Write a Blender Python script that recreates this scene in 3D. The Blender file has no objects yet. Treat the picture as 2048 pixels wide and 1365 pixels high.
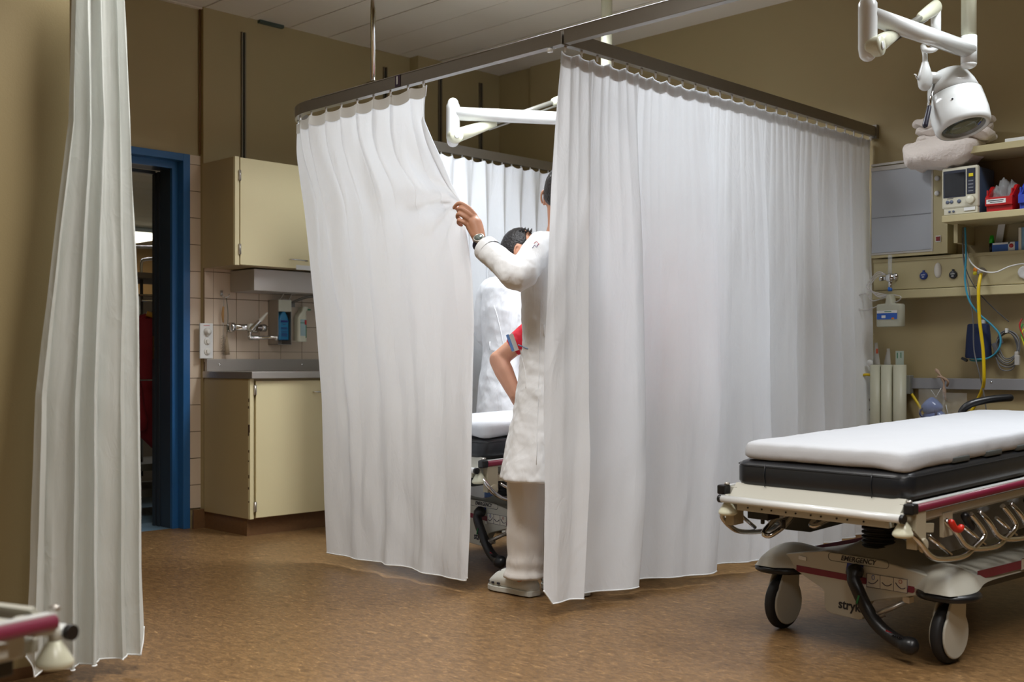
import bpy, math, random
import numpy as np
from mathutils import Vector, Matrix, Euler, noise
random.seed(7)
C = bpy.context.scene.collection
PI = math.pi
sc = bpy.context.scene

# ------------------------------------------------------------------ camera, world, light, exposure
YAW = math.radians(44.7); FPX = 2275.0; HY = 725.0
CY, SY = math.cos(YAW), math.sin(YAW)
cd = bpy.data.cameras.new('camera'); cam = bpy.data.objects.new('camera', cd); C.objects.link(cam)
cam.location = (0, 0, 1.0); cam.rotation_euler = (PI/2, 0, YAW - PI/2)
cd.sensor_width = 36; cd.lens = FPX/2048*36; cd.shift_y = (HY-682.5)/2048
cd.dof.use_dof = True; cd.dof.focus_distance = 4.9; cd.dof.aperture_fstop = 3.2
cd.clip_start = .05
sc.camera = cam
w = bpy.data.worlds.new('world'); sc.world = w; w.use_nodes = True
w.node_tree.nodes['Background'].inputs[0].default_value = (1, .93, .82, 1)
w.node_tree.nodes['Background'].inputs[1].default_value = .30
sc.view_settings.view_transform = 'Standard'; sc.view_settings.look = 'None'
sc.view_settings.gamma = 1; sc.view_settings.use_curve_mapping = False
sc.view_settings.exposure = 0.15

def area(name, loc, size, power, col, spread=140, rot=(0, 0, 0)):
    l = bpy.data.lights.new(name, 'AREA'); l.shape = 'RECTANGLE'; l.size, l.size_y = size
    l.energy = power; l.color = col; l.spread = math.radians(spread)
    o = bpy.data.objects.new(name, l); o.location = loc; o.rotation_euler = rot; C.objects.link(o); return o
WARM = (1, .985, .955); COOL = (.91, .955, 1)
LUM = [((4.25, 3.85), 54, COOL), ((4.6, 1.3), 30, COOL), ((2.5, 4.6), 9, WARM), ((2.0, 2.7), 36, WARM),
       ((2.4, .2), 34, WARM), ((-.6, 2.0), 9, WARM), ((.4, -.6), 40, WARM)]
for (lx, ly), p, c in LUM:
    area('ceiling_lamp_light', (lx, ly, 3.08), (.55, 1.15), p, c, 140 if p == 54 else 128)

# ------------------------------------------------------------------ helpers
def onX(px, py, x):
    r = (px-1024)/FPX; d = x/(CY+r*SY); return Vector((x, d*(SY-r*CY), 1+(HY-py)/FPX*d))
def onY(px, py, y):
    r = (px-1024)/FPX; d = y/(SY-r*CY); return Vector((d*(CY+r*SY), y, 1+(HY-py)/FPX*d))
def atD(px, py, d):
    l = (px-1024)/FPX*d; return Vector((d*CY+l*SY, d*SY-l*CY, 1+(HY-py)/FPX*d))

def lin(c):
    return tuple(((x/255)/12.92 if x/255 <= .04045 else ((x/255+.055)/1.055)**2.4) for x in c)
MATS = {}
def mat(name, rgb, rough=.5, metal=0., spec=.5, var=0., vscale=8., bump=0., bscale=60., trans=0., alpha=1., coat=0., emit=0., stretch=None, sheen=0., translucent=0.):
    if name in MATS: return MATS[name]
    m = bpy.data.materials.new(name); m.use_nodes = True; nt = m.node_tree; N = nt.nodes; L = nt.links
    b = N['Principled BSDF']; c = lin(rgb)
    b.inputs['Base Color'].default_value = (*c, 1); b.inputs['Roughness'].default_value = rough
    b.inputs['Metallic'].default_value = metal; b.inputs['Specular IOR Level'].default_value = spec
    b.inputs['Transmission Weight'].default_value = trans; b.inputs['Alpha'].default_value = alpha
    b.inputs['Coat Weight'].default_value = coat; b.inputs['Sheen Weight'].default_value = sheen
    if emit: b.inputs['Emission Color'].default_value = (*c, 1); b.inputs['Emission Strength'].default_value = emit
    tc = N.new('ShaderNodeTexCoord'); mp = N.new('ShaderNodeMapping'); L.new(tc.outputs['Object'], mp.inputs[0])
    if stretch: mp.inputs['Scale'].default_value = stretch
    nz = N.new('ShaderNodeTexNoise'); nz.inputs['Scale'].default_value = vscale; nz.inputs['Detail'].default_value = 4; L.new(mp.outputs[0], nz.inputs[0])
    v = var if var else .03
    mx = N.new('ShaderNodeMix'); mx.data_type = 'RGBA'; L.new(nz.outputs[0], mx.inputs[0])
    mx.inputs[6].default_value = (*[x*(1-v) for x in c], 1); mx.inputs[7].default_value = (*[min(1, x*(1+v)) for x in c], 1)
    L.new(mx.outputs[2], b.inputs['Base Color'])
    if bump:
        n2 = N.new('ShaderNodeTexNoise'); n2.inputs['Scale'].default_value = bscale; n2.inputs['Detail'].default_value = 5; L.new(mp.outputs[0], n2.inputs[0])
        bp = N.new('ShaderNodeBump'); bp.inputs['Strength'].default_value = bump; bp.inputs['Distance'].default_value = .01
        L.new(n2.outputs[0], bp.inputs['Height']); L.new(bp.outputs[0], b.inputs['Normal'])
    if translucent:
        t = N.new('ShaderNodeBsdfTranslucent'); t.inputs[0].default_value = (*c, 1); ms = N.new('ShaderNodeMixShader'); ms.inputs[0].default_value = translucent
        L.new(b.outputs[0], ms.inputs[1]); L.new(t.outputs[0], ms.inputs[2]); L.new(ms.outputs[0], N['Material Output'].inputs[0])
    MATS[name] = m; return m

class MB:
    def __init__(s): s.v = []; s.f = []; s.sm = []
    def add(s, V, F, smooth=False):
        o = len(s.v); s.v += [tuple(p) for p in V]; s.f += [tuple(i+o for i in f) for f in F]; s.sm += [smooth]*len(F); return s
    def box(s, c, d, rz=0, M=None):
        x, y, z = [k/2 for k in d]; V = [Vector((a*x, b*y, e*z)) for a in (-1, 1) for b in (-1, 1) for e in (-1, 1)]
        R = M if M else Matrix.Rotation(rz, 3, 'Z')
        V = [R @ p + Vector(c) for p in V]
        return s.add(V, [(0, 1, 3, 2), (4, 6, 7, 5), (0, 4, 5, 1), (2, 3, 7, 6), (0, 2, 6, 4), (1, 5, 7, 3)])
    def bb(s, x0, x1, y0, y1, z0, z1):
        return s.box(((x0+x1)/2, (y0+y1)/2, (z0+z1)/2), (abs(x1-x0), abs(y1-y0), abs(z1-z0)))
    def tube(s, pts, r, n=10, closed=False, cap=True, rnd=False, flat=1.0, up=None):
        P = [Vector(p) for p in pts]; m = len(P)
        R = list(r) if hasattr(r, '__len__') else [r]*m
        if rnd and not closed:
            a, b = (P[0]-P[1]).normalized(), (P[-1]-P[-2]).normalized()
            pre = [(P[0]+a*R[0]*math.sin(t), R[0]*math.cos(t)) for t in (1.5, 1.1, .7, .35)]
            post = [(P[-1]+b*R[-1]*math.sin(t), R[-1]*math.cos(t)) for t in (.35, .7, 1.1, 1.5)]
            P = [p for p, _ in pre]+P+[p for p, _ in post]; R = [q for _, q in pre]+R+[q for _, q in post]; m = len(P)
        T = []
        for i in range(m):
            a = P[(i-1) % m] if (closed or i > 0) else P[i]; b = P[(i+1) % m] if (closed or i < m-1) else P[i]
            t = (b-a); T.append(t.normalized() if t.length > 1e-9 else Vector((0, 0, 1)))
        u = Vector(up) if up else (Vector((0, 0, 1)) if abs(T[0].z) < .9 else Vector((1, 0, 0)))
        u = (u-T[0]*u.dot(T[0])).normalized(); V = []
        for i in range(m):
            if i: u = (u-T[i]*u.dot(T[i])).normalized()
            w = T[i].cross(u)
            for k in range(n):
                a = 2*PI*k/n; V.append(P[i]+(u*math.cos(a)+w*math.sin(a)*flat)*R[i])
        F = []
        for i in range(m if closed else m-1):
            j = (i+1) % m
            for k in range(n):
                q = (k+1) % n; F.append((i*n+k, i*n+q, j*n+q, j*n+k))
        s.add(V, F, True)
        if cap and not closed:
            o = len(s.v)-len(V); s.f += [tuple(o+k for k in reversed(range(n))), tuple(o+(m-1)*n+k for k in range(n))]; s.sm += [False, False]
        return s
    def cyl(s, a, b, r, n=20, r2=None):
        return s.tube([a, b], [r, r if r2 is None else r2], n)
    def lathe(s, prof, o=(0, 0, 0), ax=(0, 0, 1), n=28, smooth=True):
        ax = Vector(ax).normalized(); u = Vector((1, 0, 0)) if abs(ax.x) < .9 else Vector((0, 1, 0)); u = (u-ax*u.dot(ax)).normalized(); w = ax.cross(u)
        V = []; F = []; o = Vector(o)
        for r, z in prof:
            for k in range(n):
                a = 2*PI*k/n; V.append(o+ax*z+(u*math.cos(a)+w*math.sin(a))*r)
        m = len(prof)
        for i in range(m-1):
            for k in range(n):
                q = (k+1) % n; F.append((i*n+k, i*n+q, (i+1)*n+q, (i+1)*n+k))
        F.append(tuple(reversed(range(n)))); F.append(tuple((m-1)*n+k for k in range(n)))
        return s.add(V, F, smooth)
    def ell(s, c, r, n=20, m=12, M=None, fn=None):
        V = []; F = []; c = Vector(c)
        for i in range(m+1):
            t = PI*i/m
            for k in range(n):
                a = 2*PI*k/n; d = Vector((math.sin(t)*math.cos(a), math.sin(t)*math.sin(a), math.cos(t)))
                p = fn(d) if fn else Vector((d.x*r[0], d.y*r[1], d.z*r[2]))
                V.append((M @ p if M else p)+c)
        for i in range(m):
            for k in range(n):
                q = (k+1) % n; F.append((i*n+k, (i+1)*n+k, (i+1)*n+q, i*n+q))
        return s.add(V, F, True)
    def prism(s, poly, fn, t0, t1, smooth=False):
        n = len(poly); V = [fn(a, b, t0) for a, b in poly]+[fn(a, b, t1) for a, b in poly]
        F = [tuple(reversed(range(n))), tuple(range(n, 2*n))]+[(k, (k+1) % n, n+(k+1) % n, n+k) for k in range(n)]
        return s.add(V, F, smooth)
    def grid(s, fn, nu, nv, smooth=True):
        V = [fn(i/nu, j/nv) for j in range(nv+1) for i in range(nu+1)]
        F = [(j*(nu+1)+i, j*(nu+1)+i+1, (j+1)*(nu+1)+i+1, (j+1)*(nu+1)+i) for j in range(nv) for i in range(nu)]
        return s.add(V, F, smooth)
    def loft(s, rings, cap=True, smooth=True):
        n = len(rings[0]); V = [p for r in rings for p in r]; F = []
        for i in range(len(rings)-1):
            for k in range(n):
                q = (k+1) % n; F.append((i*n+k, i*n+q, (i+1)*n+q, (i+1)*n+k))
        if cap: F.append(tuple(reversed(range(n)))); F.append(tuple((len(rings)-1)*n+k for k in range(n)))
        return s.add(V, F, smooth)

def smooth_path(P, k=6, closed=False):
    P = [Vector(p) for p in P]; n = len(P); out = []
    for i in range(n if closed else n-1):
        g = lambda j: P[j % n] if closed else P[max(0, min(n-1, j))]
        p0, p1, p2, p3 = g(i-1), g(i), g(i+1), g(i+2)
        for q in range(k):
            t = q/k; out.append(.5*((2*p1)+(p2-p0)*t+(2*p0-5*p1+4*p2-p3)*t*t+(3*p1-p0-3*p2+p3)*t**3))
    if not closed: out.append(P[-1])
    return out
def interp(T, z):
    T = sorted(T); 
    if z <= T[0][0]: return T[0][1]
    for (a, x), (b, y) in zip(T, T[1:]):
        if z <= b: return x+(y-x)*(z-a)/(b-a)
    return T[-1][1]

ORG = {}
def mesh(name, mb, m, org):
    me = bpy.data.meshes.new(name); o = org
    me.from_pydata([(x-o[0], y-o[1], z-o[2]) for x, y, z in mb.v], [], mb.f)
    me.polygons.foreach_set('use_smooth', mb.sm); 
    for q in (m if isinstance(m, list) else [m]): me.materials.append(q)
    me.update(); return me
def fin(o, bevel=0, label=None):
    if bevel:
        b = o.modifiers.new('bevel', 'BEVEL'); b.width = bevel; b.segments = 2; b.limit_method = 'ANGLE'; b.angle_limit = math.radians(40)
    if label: o['label'] = label
    return o
def part(name, mb, m, parent, bevel=0, label=None):
    org = ORG.get(parent.name, (0, 0, 0)); o = bpy.data.objects.new(name, mesh(name, mb, m, org)); C.objects.link(o); o.parent = parent
    ORG[o.name] = org; return fin(o, bevel, label)
def tag(o, label, cat, group=None, kind=None):
    o['label'] = label; o['category'] = cat
    if group: o['group'] = group
    if kind: o['kind'] = kind
    return o
def thing(name, label, cat, loc=(0, 0, 0), group=None):
    o = bpy.data.objects.new(name, None); C.objects.link(o); o.location = loc; ORG[o.name] = tuple(loc)
    o.empty_display_size = .05
    return tag(o, label, cat, group)
def solo(name, mb, m, label, cat, group=None, bevel=0):
    V = np.array(mb.v); c = ((V[:, 0].min()+V[:, 0].max())/2, (V[:, 1].min()+V[:, 1].max())/2, V[:, 2].min())
    c = tuple(float(q) for q in c)
    o = bpy.data.objects.new(name, mesh(name, mb, m, c)); o.location = c; C.objects.link(o); ORG[o.name] = c
    return tag(fin(o, bevel), label, cat, group)
def struct(name, mb, m, parent=None, bevel=0, label=None):
    o = bpy.data.objects.new(name, mesh(name, mb, m, (0, 0, 0))); C.objects.link(o); ORG[o.name] = (0, 0, 0)
    if parent: o.parent = parent
    else: o['kind'] = 'structure'
    return fin(o, bevel, label)
def copy_tree(o, parent=None):
    c = o.copy(); C.objects.link(c); c.parent = parent
    if o.name in ORG: ORG[c.name] = ORG[o.name]
    for ch in list(o.children): copy_tree(ch, c)
    return c
def text_mb(s, size, fn, depth=.0008, shear=0., bold=0.):
    cu = bpy.data.curves.new('lettering', 'FONT'); cu.body = s; cu.size = size; cu.extrude = depth/2; cu.align_x = 'CENTER'; cu.align_y = 'CENTER'
    cu.shear = shear; cu.offset = bold; cu.resolution_u = 3
    o = bpy.data.objects.new('lettering', cu); C.objects.link(o); dg = bpy.context.evaluated_depsgraph_get()
    me = bpy.data.meshes.new_from_object(o.evaluated_get(dg)); mb = MB()
    mb.add([fn(v.co.x, v.co.y, v.co.z) for v in me.vertices], [tuple(p.vertices) for p in me.polygons])
    bpy.data.objects.remove(o); bpy.data.meshes.remove(me); bpy.data.curves.remove(cu); return mb

# ------------------------------------------------------------------ materials
WALL = mat('wall_paint', (166, 149, 108), .55, var=.02, vscale=2, bump=.06, bscale=220)
WALL2 = mat('wall_paint_equipment', (188, 176, 134), .5, var=.02)
CAB = mat('cabinet_laminate', (222, 210, 167), .38, var=.015, vscale=3)
CABS = mat('cabinet_side_laminate', (176, 156, 114), .35, var=.03, vscale=3)
TILE = mat('tile_glaze', (214, 196, 174), .16, var=.04, vscale=2.5, spec=.5)
GROUT = mat('grout', (120, 100, 78), .9)
BLUE = mat('blue_door_paint', (44, 98, 152), .35)
JAMB = mat('dark_blue_jamb', (48, 62, 78), .4)
BLACK = mat('black_plastic', (22, 22, 24), .35)
RUBBER = mat('black_rubber', (26, 26, 28), .6)
CREAM = mat('cream_plastic', (190, 188, 176), .38, var=.02)
WHITE = mat('white_enamel', (232, 234, 232), .18, coat=.3)
IVORY = mat('ivory_enamel', (222, 222, 198), .25)
CHROME = mat('chrome', (215, 215, 215), .12, metal=1)
STEEL = mat('brushed_steel', (182, 176, 168), .32, metal=.75, var=.08, vscale=40, stretch=(1, 1, 30))
ALU = mat('rail_aluminium', (150, 145, 138), .38, metal=.9, var=.05, vscale=30)
BURG = mat('burgundy_vinyl', (122, 32, 58), .38)
SHEET = mat('white_sheet', (192, 194, 198), .8, bump=.12, bscale=30)
MATTR = mat('black_mattress_vinyl', (30, 32, 36), .32, bump=.1, bscale=16)
GLASSY = mat('clear_plastic', (225, 230, 230), .12, alpha=.28)
SKIN = mat('skin', (190, 138, 110), .5, var=.08, vscale=30, bump=.05, bscale=120)
COAT = mat('white_coat_cotton', (236, 238, 241), .85, bump=.12, bscale=16, translucent=.05)
TROU = mat('offwhite_trouser_cotton', (220, 214, 208), .85, bump=.12, bscale=12)
HAIR = mat('dark_hair', (26, 20, 18), .42, var=.4, vscale=60, bump=.8, bscale=90)
SHOE = mat('grey_white_clog_foam', (200, 200, 192), .6)
LABEL = mat('white_label', (225, 225, 222), .6)
INK = mat('dark_ink', (40, 40, 48), .6)

def cloth(name, rgb, tl):
    m = mat(name, rgb, .85, bump=0, translucent=tl, var=.01)
    nt = m.node_tree; N = nt.nodes; L = nt.links; b = N['Principled BSDF']
    tc = N.new('ShaderNodeTexCoord'); mp = N.new('ShaderNodeMapping'); mp.inputs['Scale'].default_value = (1.3, 1.3, .35); L.new(tc.outputs['Object'], mp.inputs[0])
    n1 = N.new('ShaderNodeTexNoise'); n1.inputs['Scale'].default_value = 7; n1.inputs['Detail'].default_value = 6; n1.inputs['Distortion'].default_value = .8; L.new(mp.outputs[0], n1.inputs[0])
    mp2 = N.new('ShaderNodeMapping'); mp2.inputs['Rotation'].default_value = (.5, .5, .2); mp2.inputs['Scale'].default_value = (2, 2, .8); L.new(tc.outputs['Object'], mp2.inputs[0])
    n2 = N.new('ShaderNodeTexNoise'); n2.inputs['Scale'].default_value = 5; n2.inputs['Detail'].default_value = 2; n2.inputs['Distortion'].default_value = 2.5; L.new(mp2.outputs[0], n2.inputs[0])
    rg = N.new('ShaderNodeMath'); rg.operation = 'PINGPONG'; rg.inputs[1].default_value = .5; L.new(n2.outputs[0], rg.inputs[0])
    ad = N.new('ShaderNodeMath'); ad.operation = 'ADD'; L.new(n1.outputs[0], ad.inputs[0]); L.new(rg.outputs[0], ad.inputs[1])
    bp = N.new('ShaderNodeBump'); bp.inputs['Strength'].default_value = .35; bp.inputs['Distance'].default_value = .012
    L.new(ad.outputs[0], bp.inputs['Height']); L.new(bp.outputs[0], b.inputs['Normal'])
    for n in N:
        if n.type == 'BSDF_TRANSLUCENT': L.new(bp.outputs[0], n.inputs['Normal'])
    return m
CURT = cloth('curtain_cotton', (244, 247, 251), .24)
CURT2 = cloth('curtain_cotton_ivory', (230, 234, 231), .30)
COAT = cloth('coat_cotton', (240, 242, 245), .06)
TROU = cloth('trouser_cotton', (226, 222, 218), .05)
HEMM = mat('curtain_hem_stitching', (228, 230, 230), .85)

# floor: speckled brown linoleum
def floor_mat():
    m = mat('brown_linoleum', (150, 112, 70), .34); N = m.node_tree.nodes; L = m.node_tree.links; b = N['Principled BSDF']
    tc = N.new('ShaderNodeTexCoord'); mp = N.new('ShaderNodeMapping'); mp.inputs['Scale'].default_value = (34, 15, 20); mp.inputs['Rotation'].default_value = (0, 0, .78); L.new(tc.outputs['Object'], mp.inputs[0])
    n = N.new('ShaderNodeTexNoise'); n.inputs['Scale'].default_value = 1.6; n.inputs['Detail'].default_value = 6; n.inputs['Roughness'].default_value = .7; n.inputs['Distortion'].default_value = 1.0; L.new(mp.outputs[0], n.inputs[0])
    r = N.new('ShaderNodeValToRGB'); e = r.color_ramp.elements
    e[0].position = .28; e[0].color = (*lin((84, 62, 38)), 1); e[1].position = .75; e[1].color = (*lin((190, 154, 106)), 1)
    k = r.color_ramp.elements.new(.5); k.color = (*lin((118, 90, 57)), 1)
    k = r.color_ramp.elements.new(.62); k.color = (*lin((138, 106, 68)), 1)
    L.new(n.outputs[0], r.inputs[0]); L.new(r.outputs[0], b.inputs['Base Color'])
    n2 = N.new('ShaderNodeTexNoise'); n2.inputs['Scale'].default_value = 1.2; n2.inputs['Detail'].default_value = 5; L.new(tc.outputs['Object'], n2.inputs[0])
    mr = N.new('ShaderNodeMapRange'); mr.inputs[3].default_value = .28; mr.inputs[4].default_value = .5; L.new(n2.outputs[0], mr.inputs[0]); L.new(mr.outputs[0], b.inputs['Roughness'])
    b.inputs['Specular IOR Level'].default_value = .4
    return m
FLOOR = floor_mat()
PLINTH = mat('brown_skirting_linoleum', (112, 80, 50), .45, var=.2, vscale=60)
BFLOOR = mat('blue_linoleum', (112, 140, 158), .35, var=.06, vscale=30)
CEIL = mat('ceiling_panel_metal', (226, 218, 204), .4, metal=.0, var=.02)
CEILG = mat('ceiling_joint', (120, 112, 98), .8)

# ------------------------------------------------------------------ the room
YA, XB, H = 6.2, 6.0, 3.15
b = MB(); b.bb(-4, XB+.2, -4, 6.27, -.06, 0); struct('floor', b, FLOOR)
# ceiling with long panels
b = MB(); b.bb(-4, XB+.2, -4, YA+.2, H+.012, H+.1); ceil = struct('ceiling', b, CEILG)
pm = MB(); pm.bb(.003, .297, -4, YA+.05, 0, .012); pme = None
for i in range(33):
    if pme is None: pme = mesh('ceiling_panel', pm, CEIL, (0, 0, 0))
    x = -3.98+i*.3025
    o = bpy.data.objects.new('ceiling_panel', pme); o.location = (x, 0, H-.002*(i % 3 == 1)); o.parent = ceil; C.objects.link(o)
b = MB()
b.bb(-4, 2.35, YA, 6.45, 0, H+.1)           # left of the door
b.bb(3.50, XB+.2, YA, 6.45, 0, H+.1); b.bb(2.35, 3.50, YA, 6.45, 2.25, H+.1)
b.bb(3.574, 5.2, 6.16, YA, 0, H); b.bb(5.2, XB, 6.07, YA, 0, H)
wall_back = struct('wall_back', b, WALL)
b = MB(); b.bb(XB, XB+.2, -4, 6.45, 0, H+.1); b.bb(XB-.03, XB, -4, 5.72, 0, H)
wall_right = struct('wall_right', b, WALL)
XW = XB-.03
b = MB(); b.bb(-4, 1.62, 3.63, 3.83, 0, H+.1); b.bb(1.44, 1.62, 3.83, YA, 0, H+.1); wall_left = struct('wall_left', b, WALL)
b = MB(); b.bb(-4.1, -4, -4, YA, 0, H); struct('wall_side', b, WALL)
b = MB(); b.bb(-4, XB, -4.1, -4, 0, H); struct('wall_front', b, WALL)
# skirtings
b = MB(); b.bb(-4, 1.628, 3.622, 3.63, 0, .035); b.bb(1.62, 1.628, 3.63, YA, 0, .035); struct('baseboard_left', b, PLINTH)
b = MB(); b.bb(3.50, 3.60, 6.145, 6.16, 0, .115); b.bb(XW-.012, XW, -4, 5.7, 0, .1); struct('baseboard_back', b, PLINTH)
# thin bright trim at the ceiling edge over the door, dark recess trim further right
b = MB(); b.bb(1.62, 3.574, YA-.03, YA, H-.012, H-.002); struct('trim_1', b, mat('trim_white', (215, 205, 188), .5))
b = MB(); q = onY(515, 49, 6.16); q2 = onY(563, 61, 6.16); b.bb(q.x, q2.x, 6.13, 6.16, H-.02, H-.002); struct('trim_2', b, mat('dark_gap', (70, 84, 74), .6))

# wall tiles: strip beside the door frame and the splashback
P = .1612
tm = MB(); tm.bb(.0015, P-.0025, -.007, 0, .0015, P-.0025); tmesh = mesh('tile', tm, TILE, (0, 0, 0))
def put_tile(x, z, y, sx=1, sz=1):
    o = bpy.data.objects.new('tile', tmesh); o.location = (x, y, z); o.scale = (sx, 1, sz); o.parent = wall_back; C.objects.link(o)
gb = MB(); gb.bb(3.50, 3.574, YA-.003, YA, .115, 2.25); gb.bb(3.574, 5.18, 6.156, 6.16, .9, 2.15)
struct('grout', gb, GROUT, wall_back)
def tile_clip(x0, x1, z0, z1, y, xa, xb, za, zb):
    a, c, d, e = max(x0, xa), min(x1, xb), max(z0, za), min(z1, zb)
    if c-a > .012 and e-d > .012: put_tile(a, d, y, (c-a)/P, (e-d)/P)
for i in range(-7, 9):
    z = 1.0655+i*P; tile_clip(3.50, 3.574, z, z+P, YA-.003, 3.50, 3.574, .118, 2.25)
for i in range(-1, 4):
    for j in range(-1, 10):
        x = 3.635+j*P; z = 1.0655+i*P; tile_clip(x, x+P, z, z+P, 6.156, 3.576, 5.18, 1.0, 1.70)
# shelf tracks on the upper wall
for (x, yw, z0, z1, lab) in [(3.848, 6.16, 2.1, 3.05, 'vertical slotted wall track rising from the wall cabinet'), (4.973, 6.16, 1.2, 3.04, 'vertical wall track behind the small numbered rail sign'),
                        (5.40, 6.07, 1.2, 3.03, 'vertical wall track showing left of the white lamp elbow'), (5.80, 6.07, 1.2, 3.06, 'vertical wall track nearest the room corner')]:
    t = thing('wall_track', lab, 'wall track', (x, yw, z0))
    b = MB(); b.bb(x-.016, x-.006, yw-.012, yw, z0, z1); b.bb(x+.006, x+.016, yw-.012, yw, z0, z1); part('track_flange', b, mat('track_steel', (120, 112, 96), .5, metal=.5), t)
    b = MB(); b.bb(x-.006, x+.006, yw-.004, yw, z0, z1); part('slot', b, mat('track_slot', (28, 38, 34), .8), t)
# conduit strip at the panel joint
b = MB(); b.cyl((3.568, 6.19, 2.26), (3.568, 6.19, H-.01), .006, 10); solo('cable_conduit', b, mat('conduit_paint', (120, 88, 56), .6), 'thin brown vertical strip at the wall step between door and wall cabinet', 'conduit')

# ------------------------------------------------------------------ door frame and the room beyond
dr = MB(); F = MB()
F.bb(3.455, 3.50, 6.185, 6.25, 0, 2.25); F.bb(2.35, 2.395, 6.185, 6.25, 0, 2.25); F.bb(2.395, 3.455, 6.185, 6.25, 2.207, 2.25)
door = struct('door_1', F, BLUE, bevel=.002)
b = MB(); b.bb(3.418, 3.46, 6.25, 6.275, 0, 2.21); b.bb(2.39, 2.432, 6.25, 6.275, 0, 2.21); b.bb(2.432, 3.418, 6.25, 6.275, 2.165, 2.21); struct('frame_rebate', b, BLUE, door, label='inner blue face of the door frame')
b = MB(); b.bb(3.419, 3.50, 6.275, 6.40, 0, 2.17); b.bb(2.35, 2.431, 6.275, 6.40, 0, 2.17); b.bb(2.431, 3.419, 6.275, 6.40, 2.166, 2.25); struct('jamb_lining', b, JAMB, door, label='dark blue-grey jamb lining')
b = MB(); b.bb(3.41, 3.43, 6.40, 6.425, 0, 2.16); b.bb(3.404, 3.42, 6.44, 6.47, 0, 2.16); b.bb(2.43, 3.41, 6.44, 6.47, 2.15, 2.17); struct('door_seal', b, mat('seal', (58, 66, 74), .4, metal=.3), door)
b = MB(); b.bb(3.400, 3.405, 6.448, 6.46, 1.02, 1.16); b.bb(3.400, 3.406, 6.444, 6.464, 1.07, 1.09); struct('strike_plate', b, mat('strike', (150, 132, 90), .3, metal=1), door)
b = MB(); b.bb(-1, 9, 6.27, 14.2, -.06, -.001); struct('floor_corridor', b, BFLOOR)
b = MB(); b.bb(-1, 9, 6.45, 14.2, 2.52, 2.6); cc = struct('ceiling_corridor', b, CEILG)
pm = MB(); pm.bb(0, 10, .004, .296, 0, .01); pe = mesh('ceiling_panel', pm, mat('corridor_ceiling', (150, 140, 122), .45), (0, 0, 0))
for i in range(24):
    o = bpy.data.objects.new('ceiling_panel', pe); o.location = (-1, 6.5+i*.3, 2.505); o.parent = cc; C.objects.link(o)
b = MB(); b.bb(-1, 9, 14, 14.2, 0, 2.6); b.bb(8.9, 9, 6.45, 14, 0, 2.6); b.bb(-1.1, -1, 6.45, 14, 0, 2.6); struct('wall_corridor', b, mat('corridor_wall', (190, 150, 102), .6))
# lit ceiling panel far down the room
t = thing('ceiling_panel_light', 'bright glowing ceiling panel light seen high through the doorway', 'ceiling light', (6.2, 13.0, 2.44))
b = MB(); b.bb(4.2, 6.6, 11.9, 13.4, 2.455, 2.50); part('housing', b, WHITE, t)
b = MB(); b.bb(4.25, 6.55, 11.95, 13.35, 2.44, 2.456); part('diffuser', b, mat('lit_diffuser', (255, 250, 225), .5, emit=5.0), t)
area('corridor_light', (4.4, 8.3, 2.45), (1.6, .4), 16, WARM, 170)

# ------------------------------------------------------------------ wash corner: cabinets, worktop, tap, dispensers
t = thing('wall_cabinet', 'cream wall cabinet with a bow handle hanging above the sink', 'cabinet', (3.567, 6.16, 1.567))
x0, x1, yf, z0, z1 = 3.567, 5.05, 5.795, 1.567, 2.20
b = MB(); b.bb(x0, x1, yf+.02, 6.16, z0, z1); part('body', b, CABS, t, .002)
b = MB(); b.bb(x0, x0+.028, yf, yf+.02, z0, z1); part('edge_strip', b, CAB, t, .001)
b = MB(); b.bb(x0+.034, x0+.70, yf-.003, yf+.017, z0+.003, z1-.004); d = part('door', b, CAB, t, .002)
q = onY(596, 521, yf); b = MB(); b.tube(smooth_path([(q.x-.06, yf, q.z), (q.x-.06, yf-.03, q.z), (q.x+.05, yf-.03, q.z-.002), (q.x+.05, yf, q.z-.002)], 3), .004, 8); part('handle', b, CHROME, d)
q = onY(608, 536, yf); b = MB(); b.bb(q.x-.06, q.x+.05, yf-.005, yf-.003, q.z-.014, q.z+.014); lb = part('door_label', b, LABEL, d, label='white printed label')
b = MB(); b.bb(x0+.704, x1, yf-.003, yf+.017, z0+.003, z1-.004); part('door', b, CAB, t, .002)
for zz in (2.09, 1.66):
    b = MB(); b.bb(x0+.022, x0+.036, yf-.010, yf, zz-.03, zz+.03); b.cyl((x0+.029, yf-.008, zz-.03), (x0+.029, yf-.008, zz+.03), .006, 10); part('hinge', b, STEEL, t)
b = MB(); b.bb(3.75, 5.05, 5.88, 6.147, 1.43, 1.560); solo('undercabinet_box', b, mat('grey_plastic_box', (190, 184, 178), .5), 'long light grey tray fixed under the wall cabinet', 'tray', bevel=.003)

t = thing('base_cabinet', 'cream base cabinet with worn edge and brown plinth below the steel worktop', 'cabinet', (3.567, 5.9, 0))
yf = 5.636
b = MB(); b.bb(3.567, 5.05, yf+.02, 6.14, .10, .905); part('body', b, CABS, t, .002)
b = MB(); b.bb(3.567, 3.592, yf, yf+.02, .10, .905); part('edge_strip', b, CAB, t, .001)
b = MB(); b.bb(3.605, 4.25, yf-.003, yf+.017, .105, .892); d = part('door', b, CAB, t, .002)
q = onY(640, 784, yf); b = MB(); b.tube(smooth_path([(q.x-.05, yf, q.z), (q.x-.05, yf-.03, q.z), (q.x+.06, yf-.03, q.z), (q.x+.06, yf, q.z)], 3), .004, 8); part('handle', b, CHROME, d)
b = MB(); b.bb(4.255, 5.05, yf-.003, yf+.017, .105, .892); part('door', b, CAB, t, .002)
b = MB(); b.bb(3.575, 5.05, yf+.045, 6.14, 0, .10); part('plinth', b, PLINTH, t)
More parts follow.
